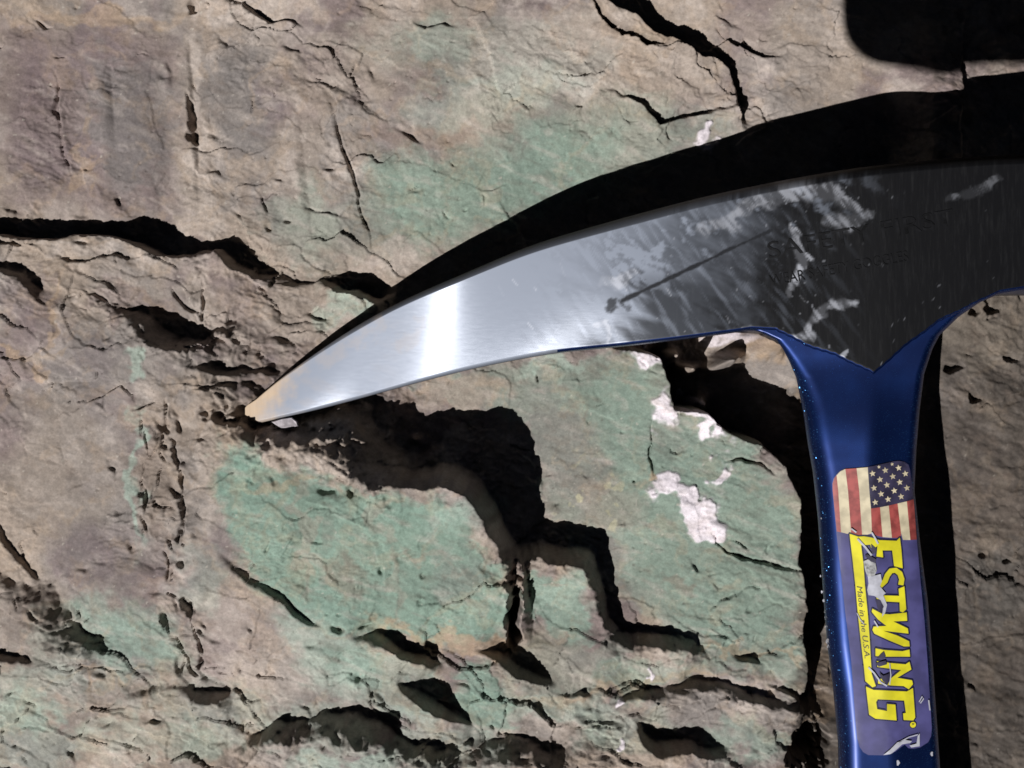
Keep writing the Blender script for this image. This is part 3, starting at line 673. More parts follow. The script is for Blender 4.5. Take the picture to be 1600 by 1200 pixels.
def steel_material():
    m, nt, out = newmat('forged_steel')
    uv = nd(nt, 'ShaderNodeUVMap', _uv_map='UVMap')
    ap = nd(nt, 'ShaderNodeAttribute', _attribute_name='paint'); ad = nd(nt, 'ShaderNodeAttribute', _attribute_name='dust'); asf = nd(nt, 'ShaderNodeAttribute', _attribute_name='scuff')
    mp = nd(nt, 'ShaderNodeMapping'); mp.inputs['Scale'].default_value = (1.0, 7.0, 1.0); mp.inputs['Rotation'].default_value = (0, 0, 0.5); nt.links.new(uv.outputs[0], mp.inputs[0])
    n1 = nd(nt, 'ShaderNodeTexNoise', Scale=70.0, Detail=8.0, Roughness=0.7); nt.links.new(mp.outputs[0], n1.inputs['Vector'])
    mp2 = nd(nt, 'ShaderNodeMapping'); mp2.inputs['Scale'].default_value = (9.0, 1.0, 1.0); mp2.inputs['Rotation'].default_value = (0, 0, 0.55); nt.links.new(uv.outputs[0], mp2.inputs[0])
    n2 = nd(nt, 'ShaderNodeTexNoise', Scale=26.0, Detail=6.0, Roughness=0.75); nt.links.new(mp2.outputs[0], n2.inputs['Vector'])
    tang = nd(nt, 'ShaderNodeTangent', _direction_type='UV_MAP', _uv_map='UVMap')
    st = nd(nt, 'ShaderNodeBsdfPrincipled', Metallic=1.0, Anisotropic=0.86)
    st.inputs['Anisotropic Rotation'].default_value = 0.25
    st.inputs['Base Color'].default_value = (0.60, 0.63, 0.70, 1)
    nt.links.new(ramp(nt, n1.outputs['Fac'], 0.3, 0.7, 0.21, 0.25), st.inputs['Roughness']); nt.links.new(tang.outputs[0], st.inputs['Tangent'])
    bmp = nd(nt, 'ShaderNodeBump', Strength=0.035, Distance=0.0002); nt.links.new(n1.outputs['Fac'], bmp.inputs['Height']); nt.links.new(bmp.outputs[0], st.inputs['Normal'])
    # steel dust and worn scale: rough, greyish
    ro = nd(nt, 'ShaderNodeBsdfPrincipled', Metallic=0.85, Roughness=0.74); ro.inputs['Base Color'].default_value = (0.27, 0.295, 0.35, 1)
    m0 = nd(nt, 'ShaderNodeMixShader'); nt.links.new(ramp(nt, n1.outputs['Fac'], 0.25, 0.8, 0.990, 0.978), m0.inputs[0]); nt.links.new(st.outputs[0], m0.inputs[1]); nt.links.new(ro.outputs[0], m0.inputs[2])
    # black paint
    pa = nd(nt, 'ShaderNodeBsdfPrincipled', Roughness=0.5); pa.inputs['Specular IOR Level'].default_value = 0.07
    nt.links.new(mixc(nt, ramp(nt, n2.outputs['Fac'], 0.45, 0.8), (0.006, 0.006, 0.007, 1), (0.016, 0.016, 0.017, 1)), pa.inputs['Base Color'])
    m1 = nd(nt, 'ShaderNodeMixShader'); nt.links.new(ap.outputs['Fac'], m1.inputs[0]); nt.links.new(m0.outputs[0], m1.inputs[1]); nt.links.new(pa.outputs[0], m1.inputs[2])
    # scuffs through the paint
    sf = nd(nt, 'ShaderNodeBsdfPrincipled', Metallic=0.45, Roughness=0.55); sf.inputs['Base Color'].default_value = (0.36, 0.37, 0.41, 1)
    m2 = nd(nt, 'ShaderNodeMixShader'); nt.links.new(asf.outputs['Fac'], m2.inputs[0]); nt.links.new(m1.outputs[0], m2.inputs[1]); nt.links.new(sf.outputs[0], m2.inputs[2])
    # rock dust on the point
    du = nd(nt, 'ShaderNodeBsdfPrincipled', Roughness=0.8)
    nt.links.new(mixc(nt, n2.outputs['Fac'], (0.44, 0.31, 0.20, 1), (0.62, 0.48, 0.34, 1)), du.inputs['Base Color'])
    m3 = nd(nt, 'ShaderNodeMixShader'); nt.links.new(ad.outputs['Fac'], m3.inputs[0]); nt.links.new(m2.outputs[0], m3.inputs[1]); nt.links.new(du.outputs[0], m3.inputs[2])
    nt.links.new(m3.outputs[0], out.inputs[0])
    return m
STEEL = steel_material()

def plain(name, col, rough=0.5, metallic=0.0, spec=0.5, nscale=900.0, var=0.25, coat=0.0):
    m, nt, out = newmat(name)
    tc = nd(nt, 'ShaderNodeTexCoord'); n = nd(nt, 'ShaderNodeTexNoise', Scale=nscale, Detail=4.0); nt.links.new(tc.outputs['Object'], n.inputs['Vector'])
    b = nd(nt, 'ShaderNodeBsdfPrincipled', Roughness=rough, Metallic=metallic); b.inputs['Specular IOR Level'].default_value = spec
    b.inputs['Coat Weight'].default_value = coat; b.inputs['Coat Roughness'].default_value = 0.2
    f = ramp(nt, n.outputs['Fac'], 0.3, 0.7)
    nt.links.new(mixc(nt, f, tuple(c * (1 - var) for c in col) + (1,), tuple(min(1, c * (1 + var)) for c in col) + (1,)), b.inputs['Base Color'])
    nt.links.new(b.outputs[0], out.inputs[0])
    return m

# --- forged head with the point
us = np.concatenate([np.arange(383, 470, 1.5), np.arange(470, 1610, 2.4), np.arange(1612, 2151, 9.0)])
NF = 96
rows = []; UV = []; at_u = []; at_v = []; part = []
for u in us:
    vt, vb = float(ip(u, TOP)), float(ip(u, BOT)) + (0.6 * math.sin(u * 0.11) + 0.5 * math.sin(u * 0.47 + 1) if 1215 < u < 1540 else 0); ch = min(float(ip(u, CHT)), (vb - vt) * 0.3); T = float(ip(u, HT))
    rb = min(4.0, (vb - vt) * 0.2)
    vs_ = np.linspace(vt + ch, vb - rb, NF)
    zs = head_z(np.full(NF, u), vs_)
    r = []
    zt = zs[0] - ch * 1.7
    r.append(P(u, vt, zt)); 
    for v_, z_ in zip(vs_, zs): r.append(P(u, v_, z_))
    zb = zs[-1] - rb * 0.8
    pb = P(u, vb, zb); r.append(pb)
    zk = min(zt, zb) - T
    r.append((pb[0], pb[1], zk * S)); pt = r[0]; r.append((pt[0], pt[1], zk * S))
    rows.append(r)
    vv = np.concatenate([[vt], vs_, [vb, vb + 60, vt - 60]])
    UV.append(np.stack([np.full(len(vv), u) / 1600, 1 - vv / 1600], -1)); at_u.append(np.full(len(vv), u)); at_v.append(vv)
rows = np.array(rows); UV = np.array(UV); AU = np.array(at_u).astype(F); AV = np.array(at_v).astype(F)
MH = rows.shape[1]
# paint, scuffs, dust laid out on the flat of the head
ra = -0.42
HU = AU * math.cos(ra) - AV * math.sin(ra); HV = AU * math.sin(ra) + AV * math.cos(ra)
brush = fbm(HU * 0.22, HV, 46, 5, 201, 0.6)
grain = fbm(AU, AV, 24, 4, 205, 0.6)
edge = 1045 + (AV - 430) * -0.35
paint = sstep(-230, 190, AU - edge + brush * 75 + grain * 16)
lowdark = sstep(905, 1000, AU + brush * 60) * sstep(390, 470, AV - 0.0 * AU + brush * 20 + (AU - 950) * 0.12) * 0.85  # paint mask raised over the lower part of the mid head
paint = np.maximum(paint, lowdark)
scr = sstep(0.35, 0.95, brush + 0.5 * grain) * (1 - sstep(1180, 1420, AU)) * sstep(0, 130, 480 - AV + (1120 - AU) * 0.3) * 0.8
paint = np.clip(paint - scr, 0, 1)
def mark(pts, wdt, rag=0.7):
    d, s_, v_ = polydist(AU + grain * 6, AV + brush * 6, pts, [1.0 if 0 < i < len(pts) - 1 else 0.55 for i in range(len(pts))])
    return (1 - sstep(wdt * 0.6, wdt * 1.3, d / v_ + rag * wdt * (grain * 0.8)))
scuff = np.zeros_like(AU)
for pts, wd, am in (([(1238, 352), (1246, 385), (1256, 410), (1240, 445), (1232, 460)], 8, 0.75), ([(1250, 390), (1270, 405)], 5, 0.6), ([(1225, 530), (1260, 525), (1278, 495), (1300, 475), (1338, 470)], 8, 0.6),
                    ([(1150, 330), (1220, 300), (1300, 300), (1345, 330)], 16, 0.55), ([(1290, 345), (1330, 350), (1360, 335)], 12, 0.45), ([(1480, 310), (1520, 300), (1560, 282)], 9, 0.28), ([(940, 440), (965, 440), (985, 432)], 11, 0.6), ([(945, 500), (955, 520), (950, 535)], 7, 0.6),
                    ([(1160, 515), (1175, 505)], 8, 0.5), ([(1310, 556), (1325, 548)], 7, 0.6), ([(1095, 360), (1140, 345), (1150, 330)], 14, 0.5), ([(930, 505), (950, 500)], 8, 0.5), ([(1205, 520), (1225, 526), (1250, 535)], 5, 0.5)):
    scuff = np.maximum(scuff, am * mark(pts, wd))
sa2 = 0.95
SU = AU * math.cos(sa2) + AV * math.sin(sa2); SV = -AU * math.sin(sa2) + AV * math.cos(sa2)
streak = fbm(SU * 0.16, SV, 14, 4, 241, 0.6)
scuff = scuff * (0.18 + 0.82 * sstep(-0.35, 0.55, streak + 0.4 * grain))
paint = np.clip(paint - 0.30 * sstep(0.05, 0.8, streak) * (1 - sstep(1050, 1400, AU)), 0, 1)
rs = np.random.RandomState(5)
for k in range(18):                       # fine bright scratches
    x0 = rs.uniform(760, 1560); y0 = float(ip(x0, TOP)) + rs.uniform(0.1, 0.9) * float(ip(x0, BOT) - ip(x0, TOP)); L = rs.uniform(5, 22); a = rs.uniform(0.75, 1.25)
    d, s_, v_ = polydist(AU, AV, [(x0, y0), (x0 + L * math.cos(a), y0 + L * math.sin(a))], [1, 1]); scuff = np.maximum(scuff, rs.uniform(0.1, 0.5) ** 1.3 * (1 - sstep(0.2, 1.6, d)))
spk = sstep(0.86, 1.0, fbm(AU, AV, 9, 2, 221)) * 0.28; scuff = np.maximum(scuff, spk * sstep(900, 1000, AU))
# the long dark streak across the bare steel
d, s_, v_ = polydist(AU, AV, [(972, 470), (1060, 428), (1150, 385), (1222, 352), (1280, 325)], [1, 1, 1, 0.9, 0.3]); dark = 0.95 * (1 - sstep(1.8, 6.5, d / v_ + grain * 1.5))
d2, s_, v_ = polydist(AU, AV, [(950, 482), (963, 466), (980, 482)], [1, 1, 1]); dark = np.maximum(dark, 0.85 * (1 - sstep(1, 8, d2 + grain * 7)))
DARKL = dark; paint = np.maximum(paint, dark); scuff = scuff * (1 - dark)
dust = 0.95 * (1 - sstep(400, 470, AU + (AV - 620) * 0.45 + grain * 14))
dsp = sstep(0.2, 0.9, fbm(HU * 0.4, HV, 40, 4, 231, 0.6)) * (1 - sstep(430, 700, AU)) * 0.12
d, s_, v_ = polydist(AU, AV, [(628, 533), (645, 526), (660, 514)], [1, 1, 1]); dsp = np.maximum(dsp, 0.16 * (1 - sstep(0, 18, d + grain * 14)))
d, s_, v_ = polydist(AU, AV, [(505, 562), (560, 530), (600, 503)], [1, 1, 1]); dsp = np.maximum(dsp, 0.16 * (1 - sstep(0, 18, d + grain * 14)))
dust = np.maximum(dust, dsp)
topedge_shade = np.zeros_like(AU); topedge_shade[:, 0] = 1.0; topedge_shade[:, 1] = 0.6; topedge_shade[:, -1] = 1; topedge_shade[:, -2] = 1
paint = np.maximum(paint, topedge_shade * sstep(480, 620, AU) * 0.8); scuff = scuff * (1 - topedge_shade * 0.6)  # black mask also paints in the shade of the top chamfer
def head_fm(id_):
    n, m = id_.shape
    mi = np.zeros((n - 1, m), np.int32)
    mi[np.ix_(us[:-1] > 870, [NF, NF + 1])] = 1
    return mi.reshape(-1)
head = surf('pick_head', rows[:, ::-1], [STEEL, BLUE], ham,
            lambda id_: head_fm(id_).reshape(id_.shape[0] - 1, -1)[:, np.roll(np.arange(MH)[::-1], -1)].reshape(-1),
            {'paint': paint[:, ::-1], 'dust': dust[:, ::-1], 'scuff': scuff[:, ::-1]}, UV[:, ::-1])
tag(head, 'forged head with long curved point, bare steel fading into scuffed black paint')

# --- shaft
XL = [(448, 1330), (500, 1300), (512, 1180), (516, 1178), (520, 1190), (531, 1213), (545, 1223), (564, 1233), (590, 1244), (645, 1255), (693, 1262), (737, 1270), (810, 1278), (883, 1283), (1005, 1292), (1070, 1301), (1157, 1309), (1200, 1310), (1260, 1312)]
XR = [(448, 1640), (453, 1600), (459, 1562), (473, 1530), (495, 1498), (524, 1468), (545, 1457), (584, 1444), (640, 1437), (700, 1432), (767, 1429), (850, 1438), (940, 1450), (1040, 1458), (1113, 1463), (1200, 1469), (1260, 1474)]
RID = [(448, 1366), (583, 1366), (720, 1359), (900, 1372), (1200, 1396), (1260, 1400)]
ZH = [(448, 240), (583, 238), (700, 228), (1200, 196), (1260, 192)]
def shaft_z(u, v):
    u = np.asarray(u, float); v = np.asarray(v, float)
    xl, xr, rd, zh = ip(v, XL), ip(v, XR), ip(v, RID), ip(v, ZH)
    a = np.clip(u - xl, 0, None); b = np.clip(xr - u, 0, None)
    z = zh - np.where(u < rd, (0.17 - 0.06 * sstep(740, 900, v)) * (rd - u), 0.10 * (u - rd))
    RL = 26 * sstep(520, 640, v) + 10; RR = 13
    t = np.clip(1 - a / RL, 0, 1); z1 = z - RL * 0.85 * (1 - np.sqrt(np.clip(1 - t * t, 0, 1)))
    t = np.clip(1 - b / RR, 0, 1); drop2 = RR * (1 - np.sqrt(np.clip(1 - t * t, 0, 1)))
    k = sstep(556, 700, v)
    zhd = head_z(u, v) - 4.5 - RL * 0.6 * (1 - np.sqrt(np.clip(1 - np.clip(1 - a / RL, 0, 1) ** 2, 0, 1)))
    return zhd * (1 - k) + z1 * k - drop2
vs2 = np.concatenate([np.arange(448, 600, 2.0), np.arange(600, 1262, 6.0)])
rows = []
tt = np.concatenate([1 - np.cos(np.linspace(0, np.pi / 2, 14)), []])
for v in vs2:
    xl, xr = float(ip(v, XL)), float(ip(v, XR)); wdt = xr - xl; rd = float(ip(v, RID))
    uu = np.unique(np.concatenate([xl + 42 * tt * min(1, wdt / 120), np.linspace(xl + 42 * min(1, wdt / 120), rd, 8), np.linspace(rd, xr - 14, 8), xr - 14 * tt]))
    uu = np.interp(np.linspace(0, 1, 44), np.linspace(0, 1, len(uu)), uu)
    zz = shaft_z(uu, np.full(44, v))
    r = [P(a, v, b) for a, b in zip(uu, zz)]
    zk = (float(ip(v, ZH)) - 125) * S
    r.append((r[-1][0], r[-1][1], zk)); q0 = P(xl + 8, v, zk / S); r.append(q0)
    q1 = P(xl + 2, v, shaft_z(xl, v) - 25); r.append(q1)
    rows.append(r)
shaft = surf('shaft', np.array(rows), [BLUE], ham)
tag(shaft, 'sparkling blue painted steel shaft with a faint lengthwise ridge')

# --- grip below the frame
GR = plain('blue_grip_rubber', (0.010, 0.05, 0.24), 0.5, 0, 0.5, 400, 0.2)
rows = []
for k in range(40):
    s_ = k / 39; v = 1236 + s_ * 1650; c0 = 1391 + s_ * 60
    hw = 92 + 16 * math.sin(s_ * math.pi * 2.2) + 20 * s_ ** 3; hw *= (1 - max(0, (s_ - 0.96) / 0.04) * 0.35)
    zc = 128 - 70 * s_; hz = 70 + 6 * math.sin(s_ * 9)
    r = []
    for j in range(28):
        a = 2 * math.pi * j / 28; ca_, sa_ = math.cos(a), math.sin(a)
        r.append(P(c0 + hw * np.sign(ca_) * abs(ca_) ** 0.6, v, zc + hz * np.sign(sa_) * abs(sa_) ** 0.7))
    rows.append(r)
tag(surf('grip', np.array(rows)[:, ::-1], [GR], ham), 'blue rubber grip')

# --- sticker, flag, lettering: thin vinyl pieces draped over the shaft
def drape(name, polys, off, mat, parent, zf=shaft_z, gu=9.0, gv=24.0, label=None, cuts=True):
    bm = bmesh.new()
    for pts in polys:
        vs_ = [bm.verts.new((p[0], p[1], 0)) for p in pts]
        try: bm.faces.new(vs_)
        except ValueError: pass
    bm.normal_update()
    bmesh.ops.triangulate(bm, faces=bm.faces[:])
    us_ = [p[0] for q_ in polys for p in q_]; vv = [p[1] for q_ in polys for p in q_]
    if cuts:
        for g in np.arange(math.ceil(min(us_) / gu) * gu, max(us_), gu):
            bmesh.ops.bisect_plane(bm, geom=bm.verts[:] + bm.edges[:] + bm.faces[:], plane_co=(g, 0, 0), plane_no=(1, 0, 0))
        for g in np.arange(math.ceil(min(vv) / gv) * gv, max(vv), gv):
            bmesh.ops.bisect_plane(bm, geom=bm.verts[:] + bm.edges[:] + bm.faces[:], plane_co=(0, g, 0), plane_no=(0, 1, 0))
    for v_ in bm.verts:
        z = float(zf(v_.co.x, v_.co.y)) + off
        v_.co = Vector(P(v_.co.x, v_.co.y, z)) - HB
    for f in bm.faces:
        f.normal_update()
        if f.normal.z < 0: f.normal_flip()
        f.smooth = True
    me = bpy.data.meshes.new(name); bm.to_mesh(me); bm.free(); me.materials.append(mat)
    o = link(bpy.data.objects.new(name, me), parent)
    if parent is sticker_root[0] if sticker_root else False: o.location = (0, 0, 0)
    if label: tag(o, label)
    return o
sticker_root = []
def c6(p): return [(1280 + x / 6.0, 700 + y / 6.0) for x, y in p]
def c7(p): return [(1290 + x / 6.667, 820 + y / 6.667) for x, y in p]
def c5(p): return [(1300 + x / 5.455, 980 + y / 5.455) for x, y in p]
VIN = dict(rough=0.42, spec=0.4)
M_PUR = plain('violet_blue_vinyl', (0.066, 0.062, 0.175), nscale=260, var=0.24, **VIN)
M_YEL = plain('yellow_print', (0.62, 0.56, 0.02), nscale=300, var=0.18, **VIN)
M_NAV = plain('navy_outline_print', (0.018, 0.018, 0.055), var=0.1, **VIN)
M_RED = plain('faded_red_print', (0.28, 0.058, 0.052), nscale=700, var=0.3, **VIN)
M_CRM = plain('cream_print', (0.52, 0.45, 0.31), nscale=500, var=0.22, **VIN)
M_CAN = plain('dark_navy_print', (0.03, 0.026, 0.055), nscale=600, var=0.4, **VIN)
M_WHT = plain('torn_white_vinyl', (0.42, 0.42, 0.47), nscale=900, var=0.15, rough=0.4)
M_SIL = plain('bare_scratched_metal', (0.30, 0.30, 0.30), nscale=1500, var=0.5, rough=0.4, metallic=0.4)
M_TXT = plain('small_print', (0.09, 0.08, 0.05), var=0.1, **VIN)
STK = c6([(125, 400), (123, 330), (135, 285), (160, 250), (195, 215), (240, 195), (440, 180), (560, 155), (690, 125), (750, 118), (800, 130), (835, 155), (850, 200), (880, 420), (915, 850)]) + c7([(990, 600), (1030, 1000)]) + \
      c5([(815, 300), (835, 600), (851, 860), (845, 930), (820, 980), (750, 1025), (690, 1036), (650, 1030), (620, 1000), (585, 1025), (540, 1060), (490, 1085), (440, 1092), (310, 1090), (265, 1065), (235, 1020), (215, 950), (200, 800), (165, 300), (130, 0)]) + c7([(215, 1000), (115, 110)])
sticker = drape('sticker', [STK], 1.2, M_PUR, ham); tag(sticker, 'worn violet sticker with flag and yellow lettering on the shaft')
def on(name, polys, off, mat, **k): return drape(name, polys, off, mat, sticker, **k)
E1 = 1.8
def strip(top, bot): return c6(top + bot)
on('stripe', [c6([(127, 400), (125, 335), (140, 285), (163, 256), (178, 400), (205, 790), (165, 782)])], E1, M_RED)
on('stripe', [c6([(163, 256), (197, 220), (245, 197), (270, 400), (300, 800), (265, 805), (205, 790), (178, 400)])], E1, M_CRM)
on('stripe', [c6([(245, 197), (350, 190), (375, 400), (402, 812), (340, 820), (300, 800), (270, 400)])], E1, M_RED)
on('stripe', [c6([(350, 190), (455, 181), (470, 400), (485, 560), (494, 800), (450, 812), (402, 812), (375, 400)])], E1, M_CRM)
on('stripe', [c6([(484, 568), (570, 556), (594, 835), (540, 822), (494, 800)])], E1, M_RED)
on('stripe', [c6([(570, 556), (652, 540), (682, 842), (594, 835)])], E1, M_CRM)
on('stripe', [c6([(652, 540), (735, 520), (768, 800), (762, 842), (682, 842)])], E1, M_RED)
on('stripe', [c6([(735, 520), (822, 500), (855, 862), (785, 862), (768, 800)])], E1, M_CRM)
on('stripe', [c6([(822, 500), (886, 480), (914, 850), (912, 860), (855, 862)])], E1, M_RED)
on('flag_canton', [c6([(457, 180), (560, 157), (690, 127), (750, 121), (798, 133), (832, 158), (847, 202), (879, 430), (886, 480), (735, 520), (570, 556), (484, 568), (470, 400)])], E1, M_CAN)
for x, y in ((500, 240), (620, 210), (745, 187), (690, 267), (808, 241), (570, 296), (755, 321), (635, 347), (514, 376), (823, 375), (704, 401), (580, 431), (768, 456), (646, 481), (526, 510), (560, 178), (684, 152)):
    st_ = []
    for k in range(10):
        a = -math.pi / 2 + k * math.pi / 5 - 0.15; r_ = (32 if y > 180 else 18) if k % 2 == 0 else (14 if y > 180 else 8)
        st_.append((x + r_ * math.cos(a), y + r_ * math.sin(a)))
    on('star', [c6(st_)], E1 + 0.7, M_CRM, cuts=False)

def stroke(pts, wd):
    L, R_ = [], []
    for i, (x, y) in enumerate(pts):
        x0, y0 = pts[max(0, i - 1)]; x1, y1 = pts[min(len(pts) - 1, i + 1)]
        dx, dy = x1 - x0, y1 - y0; l = math.hypot(dx, dy); nx, ny = -dy / l * wd / 2, dx / l * wd / 2
        L.append((x + nx, y + ny)); R_.append((x - nx, y - ny))
    return L + R_[::-1]
letE = [(1327.5, 834), (1341, 838.5), (1350, 838), (1362, 840), (1374, 844), (1401, 845), (1406, 840), (1408.5, 860), (1410.5, 888), (1397, 884.5), (1394, 860), (1379, 860), (1380, 871), (1369.5, 869.5), (1371, 853), (1366, 857), (1361, 856), (1360, 851), (1345.5, 852), (1349, 880), (1351.5, 914.5), (1356, 960), (1359, 1000), (1360.5, 1028), (1362, 1053), (1368.5, 1072), (1363, 1074), (1352, 1064), (1349.5, 1038.7), (1344.8, 1000), (1340, 955), (1336.5, 914.5), (1332.8, 880), (1328, 839.5)]
letS = stroke([(1407.5, 914), (1409, 905), (1406, 896), (1399.5, 891), (1392, 892), (1386.5, 899), (1383, 908), (1377, 914), (1370, 912)], 8.4)
letT = [(1404, 920), (1413, 916), (1416, 952), (1410.7, 957), (1406, 955), (1405.5, 941), (1370, 939), (1369, 930), (1405, 931)]
letW = [(1416.7, 957), (1417.5, 970), (1396, 971), (1418.5, 982), (1419.5, 990), (1380, 985.5), (1402, 993), (1420.5, 1002), (1421.5, 1010), (1412, 1010), (1390, 1001), (1366, 990), (1363, 984), (1365, 979), (1385, 978), (1372, 968), (1362, 956), (1363, 951), (1378, 959), (1390, 960)]
letI = [(1368, 1013), (1380, 1015.5), (1410, 1017.5), (1421, 1015), (1422, 1026), (1385, 1026), (1368, 1025)]
letN = [(1370, 1033), (1391.7, 1036), (1415, 1038), (1421, 1034), (1424, 1046), (1402, 1059), (1425, 1063), (1426.5, 1069), (1420, 1077), (1412, 1072), (1391, 1071), (1372, 1068), (1372, 1061), (1392, 1060), (1408, 1047), (1392, 1045), (1371, 1042)]
letG = [(1353, 1072.6), (1365, 1078), (1417, 1080.5), (1426.5, 1075), (1430, 1121), (1427, 1125.7), (1412, 1125), (1411, 1114.7), (1415.5, 1114), (1412.7, 1094.6), (1371.5, 1092.7), (1369, 1097), (1370.6, 1108), (1386, 1111), (1386, 1100), (1399, 1101), (1401, 1125.7), (1368, 1123), (1358, 1116.6)]
letters = [letE, letS, letT, letW, letI, letN, letG]
for Lp in letters:
    polys = []
    n = len(Lp)
    for i in range(n):
        polys.append(stroke([Lp[i], Lp[(i + 1) % n]], 4.2) if math.hypot(Lp[i][0] - Lp[(i + 1) % n][0], Lp[i][1] - Lp[(i + 1) % n][1]) > 0.01 else [])
        polys.append([(Lp[i][0] + 2.1 * math.cos(a), Lp[i][1] + 2.1 * math.sin(a)) for a in np.linspace(0, 2 * math.pi, 8, endpoint=False)])
    on('letter_outline', [p for p in polys if p], E1 + 0.5, M_NAV)
for Lp in letters: on('letter', [Lp], E1 + 1.1, M_YEL)
circ = lambda x, y, r: [(x + r * math.cos(a), y + r * math.sin(a)) for a in np.linspace(0, 2 * math.pi, 16, endpoint=False)]
on('registered_mark', [circ(1426.5, 1132.5, 6)], E1 + 0.5, M_NAV, cuts=False); on('registered_mark', [circ(1426.5, 1132.5, 4.6)], E1 + 1.1, M_YEL, cuts=False)

def text_polys(body, size, shear=0.0, spacing=1.0):
    cu = bpy.data.curves.new('txt', 'FONT'); cu.body = body; cu.size = size; cu.shear = shear; cu.space_character = spacing; cu.resolution_u = 3
    ob = bpy.data.objects.new('txt', cu); COL.objects.link(ob)
    bpy.context.view_layer.update()
    me = bpy.data.meshes.new_from_object(ob.evaluated_get(bpy.context.evaluated_depsgraph_get()))
    polys = [[(me.vertices[i].co.x, me.vertices[i].co.y) for i in p.vertices] for p in me.polygons]
    bpy.data.objects.remove(ob); bpy.data.curves.remove(cu); bpy.data.meshes.remove(me)
    return polys
tp = text_polys('Made in the U.S.A.', 12.5, 0.25)
Lx = max(p[0] for q_ in tp for p in q_)
def place(polys, p0, p1, length):      # text along the line p0 -> p1, tops to the right when running down
    ux, uy = (p1[0] - p0[0]), (p1[1] - p0[1]); l = math.hypot(ux, uy); ux, uy = ux / l, uy / l
    k = l / length
    return [[(p0[0] + x * k * ux + y * uy, p0[1] + x * k * uy - y * ux) for x, y in q_] for q_ in polys]
on('small_lettering', place(tp, (1338.5, 915), (1351, 1029), Lx), E1 + 1.6, M_TXT, cuts=False)
tp = text_polys('R', 6.0); on('small_lettering', place(tp, (1424.5, 1130), (1424.7, 1134.5), 4.5), E1 + 1.6, M_TXT, cuts=False)
# wear on the sticker
E2 = E1 + 2.0
on('torn_patch', [[(1356, 901), (1368, 899), (1376, 897), (1378, 908), (1375, 916), (1384, 927), (1380, 930), (1386, 945), (1383, 958), (1378, 964), (1380, 948), (1376, 938), (1366, 931), (1357, 930), (1355, 922), (1357, 912)]], E2, M_WHT)
on('torn_patch', [[(1349, 877), (1356, 874), (1368, 880), (1370, 892), (1366, 900), (1356, 902), (1352, 892)]], E2, M_SIL)
on('torn_patch', [[(1351, 868), (1355, 866), (1369, 874), (1368, 880), (1360, 877)], [(1368, 936), (1376, 938), (1381, 948), (1380, 958), (1372, 955)], [(1361, 850), (1369, 857), (1368, 864), (1362, 866)]], E2, M_CAN)
on('torn_patch', [[(1373, 1050), (1380, 1056), (1390, 1052), (1392, 1060), (1387, 1070), (1379, 1064)], [(1376, 1022), (1381, 1018), (1384, 1026), (1380, 1030), (1370, 1029)], [(1368, 1036), (1384, 1032), (1386, 1038), (1373, 1042)]], E2 + 0.4, M_CAN)
on('torn_patch', [stroke([(1340, 842), (1352, 855), (1362, 868)], 3.0), stroke([(1357, 1043), (1366, 1052), (1376, 1066), (1386, 1072)], 2.6), stroke([(1390, 1036), (1392, 1055), (1390, 1070)], 1.6), stroke([(1339, 958), (1344, 968), (1350, 975)], 1.4), stroke([(1362, 832), (1368, 842), (1372, 850)], 2.6), stroke([(1330, 826), (1338, 832)], 2.2), stroke([(1366, 970), (1372, 980)], 2.0)], E2 + 0.6, M_WHT)
on('torn_patch', [[(1380, 1180), (1390, 1172), (1402, 1160), (1414, 1156), (1425, 1158), (1422, 1161), (1410, 1163), (1400, 1172), (1392, 1178)], [(1434, 1150), (1437, 1146), (1437, 1166), (1424, 1168), (1421, 1165), (1432, 1162)], stroke([(1436, 1097), (1441, 1088), (1443, 1092), (1438, 1099)], 1.6), stroke([(1451, 1094), (1453, 1110)], 2.0), stroke([(1405, 1160), (1420, 1152), (1434, 1148)], 1.6)], E2, M_WHT)
# chips in the paint along the left edge of the shaft
for x, y, r_ in ((1284, 925, 1.6), (1287, 938, 2.0), (1289, 955, 1.8), (1290, 965, 2.2), (1291, 980, 2.0), (1293, 1002, 3.0), (1294, 1010, 2.0), (1282, 900, 1.2), (1403, 1192, 3.0), (1456, 1178, 2.5), (1318, 860, 1.2), (1283, 810, 1.0)):
    drape('paint_chip', [[(x + r_ * 0.8 * math.cos(a) * (1 + 0.4 * math.sin(3 * a + x)), y + r_ * 1.5 * math.sin(a)) for a in np.linspace(0, 2 * math.pi, 9, endpoint=False)]], 0.5, M_WHT, ham, cuts=False)
# raised lettering on the head, black on black
M_BLK = plain('raised_black_paint', (0.007, 0.007, 0.008), rough=0.48, var=0.5, spec=0.08, nscale=700)
def zh2(u, v): return head_z(u, v)
tp = text_polys('SAFETY FIRST', 38.0); Lx = max(p[0] for q_ in tp for p in q_)
def place2(polys, p0, p1, length):
    ux, uy = (p1[0] - p0[0]), (p1[1] - p0[1]); l = math.hypot(ux, uy); ux, uy = ux / l, uy / l; k = l / length
    return [[(p0[0] + x * k * ux + y * uy, p0[1] + x * k * uy - y * ux) for x, y in q_] for q_ in polys]
drape('raised_lettering', place2(tp, (1200, 405), (1492, 352), Lx), 1.2, M_BLK, ham, zf=zh2, cuts=False)
tp = text_polys('WEAR SAFETY GOGGLES', 24.0); Lx = max(p[0] for q_ in tp for p in q_)
drape('raised_lettering', place2(tp, (1204, 447), (1420, 408), Lx), 1.2, M_BLK, ham, zf=zh2, cuts=False)

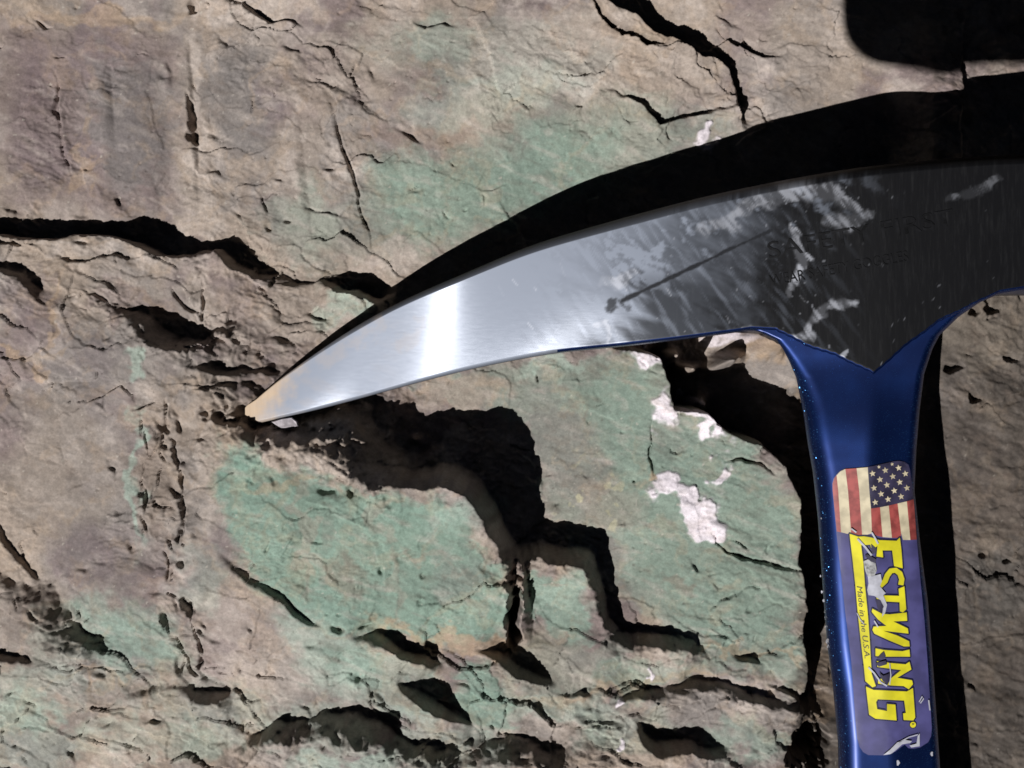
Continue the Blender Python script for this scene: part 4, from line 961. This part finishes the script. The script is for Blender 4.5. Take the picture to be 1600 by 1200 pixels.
# ================================================================== loose chip by the point
def chip(name, pts, z0, th, mat, label):
    bm = bmesh.new()
    c = (sum(p[0] for p in pts) / len(pts), sum(p[1] for p in pts) / len(pts))
    org = Vector(P(c[0], c[1], z0))
    top = [bm.verts.new(Vector(P(c[0] + (x - c[0]) * 0.86, c[1] + (y - c[1]) * 0.86, z0 + th + 2 * math.sin(i * 2.3))) - org) for i, (x, y) in enumerate(pts)]
    bot = [bm.verts.new(Vector(P(x, y, z0)) - org) for x, y in pts]
    bm.faces.new(top); bm.faces.new(bot[::-1]); n = len(pts)
    for i in range(n): bm.faces.new((bot[i], bot[(i + 1) % n], top[(i + 1) % n], top[i]))
    bmesh.ops.recalc_face_normals(bm, faces=bm.faces[:])
    me = bpy.data.meshes.new(name); bm.to_mesh(me); bm.free(); me.materials.append(mat)
    o = link(bpy.data.objects.new(name, me)); o.location = org; return tag(o, label, 'rock chip')
M_CH = plain('pale_stone', (0.42, 0.38, 0.40), nscale=1200, var=0.25, rough=0.7)
chip('rock_chip', [(424, 659), (440, 654), (456, 652), (465, 659), (467, 666), (452, 671), (438, 669)], 12, 9, M_CH, 'small pale rock flake tucked under the hammer point')

# ================================================================== the phone taking the picture (just above the frame; its corner shadow falls top right)
ph = bpy.data.objects.new('smartphone', None); COL.objects.link(ph); ph.location = (( 606 - 800) * S, (600 - 800) * S, (D + 24) * S)
tag(ph, 'dark smartphone held above the rock, its shadow in the top right corner', 'phone')
M_PH = plain('phone_shell', (0.02, 0.02, 0.022), rough=0.3, var=0.1); M_SC = plain('phone_screen_glass', (0.006, 0.006, 0.008), rough=0.08, var=0.1); M_LE = plain('phone_lens_glass', (0.004, 0.004, 0.01), rough=0.04, var=0.1)
def slab(name, hx, hy, z0, z1, r, mat, parent, cx=0, cy=0):
    bm = bmesh.new(); ring = []
    for sx, sy, a0 in ((1, 1, 0), (-1, 1, 90), (-1, -1, 180), (1, -1, 270)):
        for k in range(9):
            a = math.radians(a0 + k * 90 / 8); ring.append((cx + sx * (hx - r) + r * math.cos(a), cy + sy * (hy - r) + r * math.sin(a)))
    lo = [bm.verts.new((x * S, y * S, z0 * S)) for x, y in ring]; hi = [bm.verts.new((x * S, y * S, z1 * S)) for x, y in ring]
    bm.faces.new(lo[::-1]); bm.faces.new(hi); n = len(ring)
    for i in range(n): bm.faces.new((lo[i], lo[(i + 1) % n], hi[(i + 1) % n], hi[i]))
    me = bpy.data.meshes.new(name); bm.to_mesh(me); bm.free(); me.materials.append(mat)
    return link(bpy.data.objects.new(name, me), parent)
slab('body', 312, 667, 0, 66, 72, M_PH, ph)
slab('screen', 300, 655, 66.5, 69, 66, M_SC, ph)
bump_ = slab('camera_bump', 80, 120, -8, 0, 40, M_PH, ph, 188, 215)
slab('lens', 30, 30, -10, -8.2, 29, M_LE, bump_, 188, 250); slab('lens', 30, 30, -10, -8.2, 29, M_LE, bump_, 188, 165)
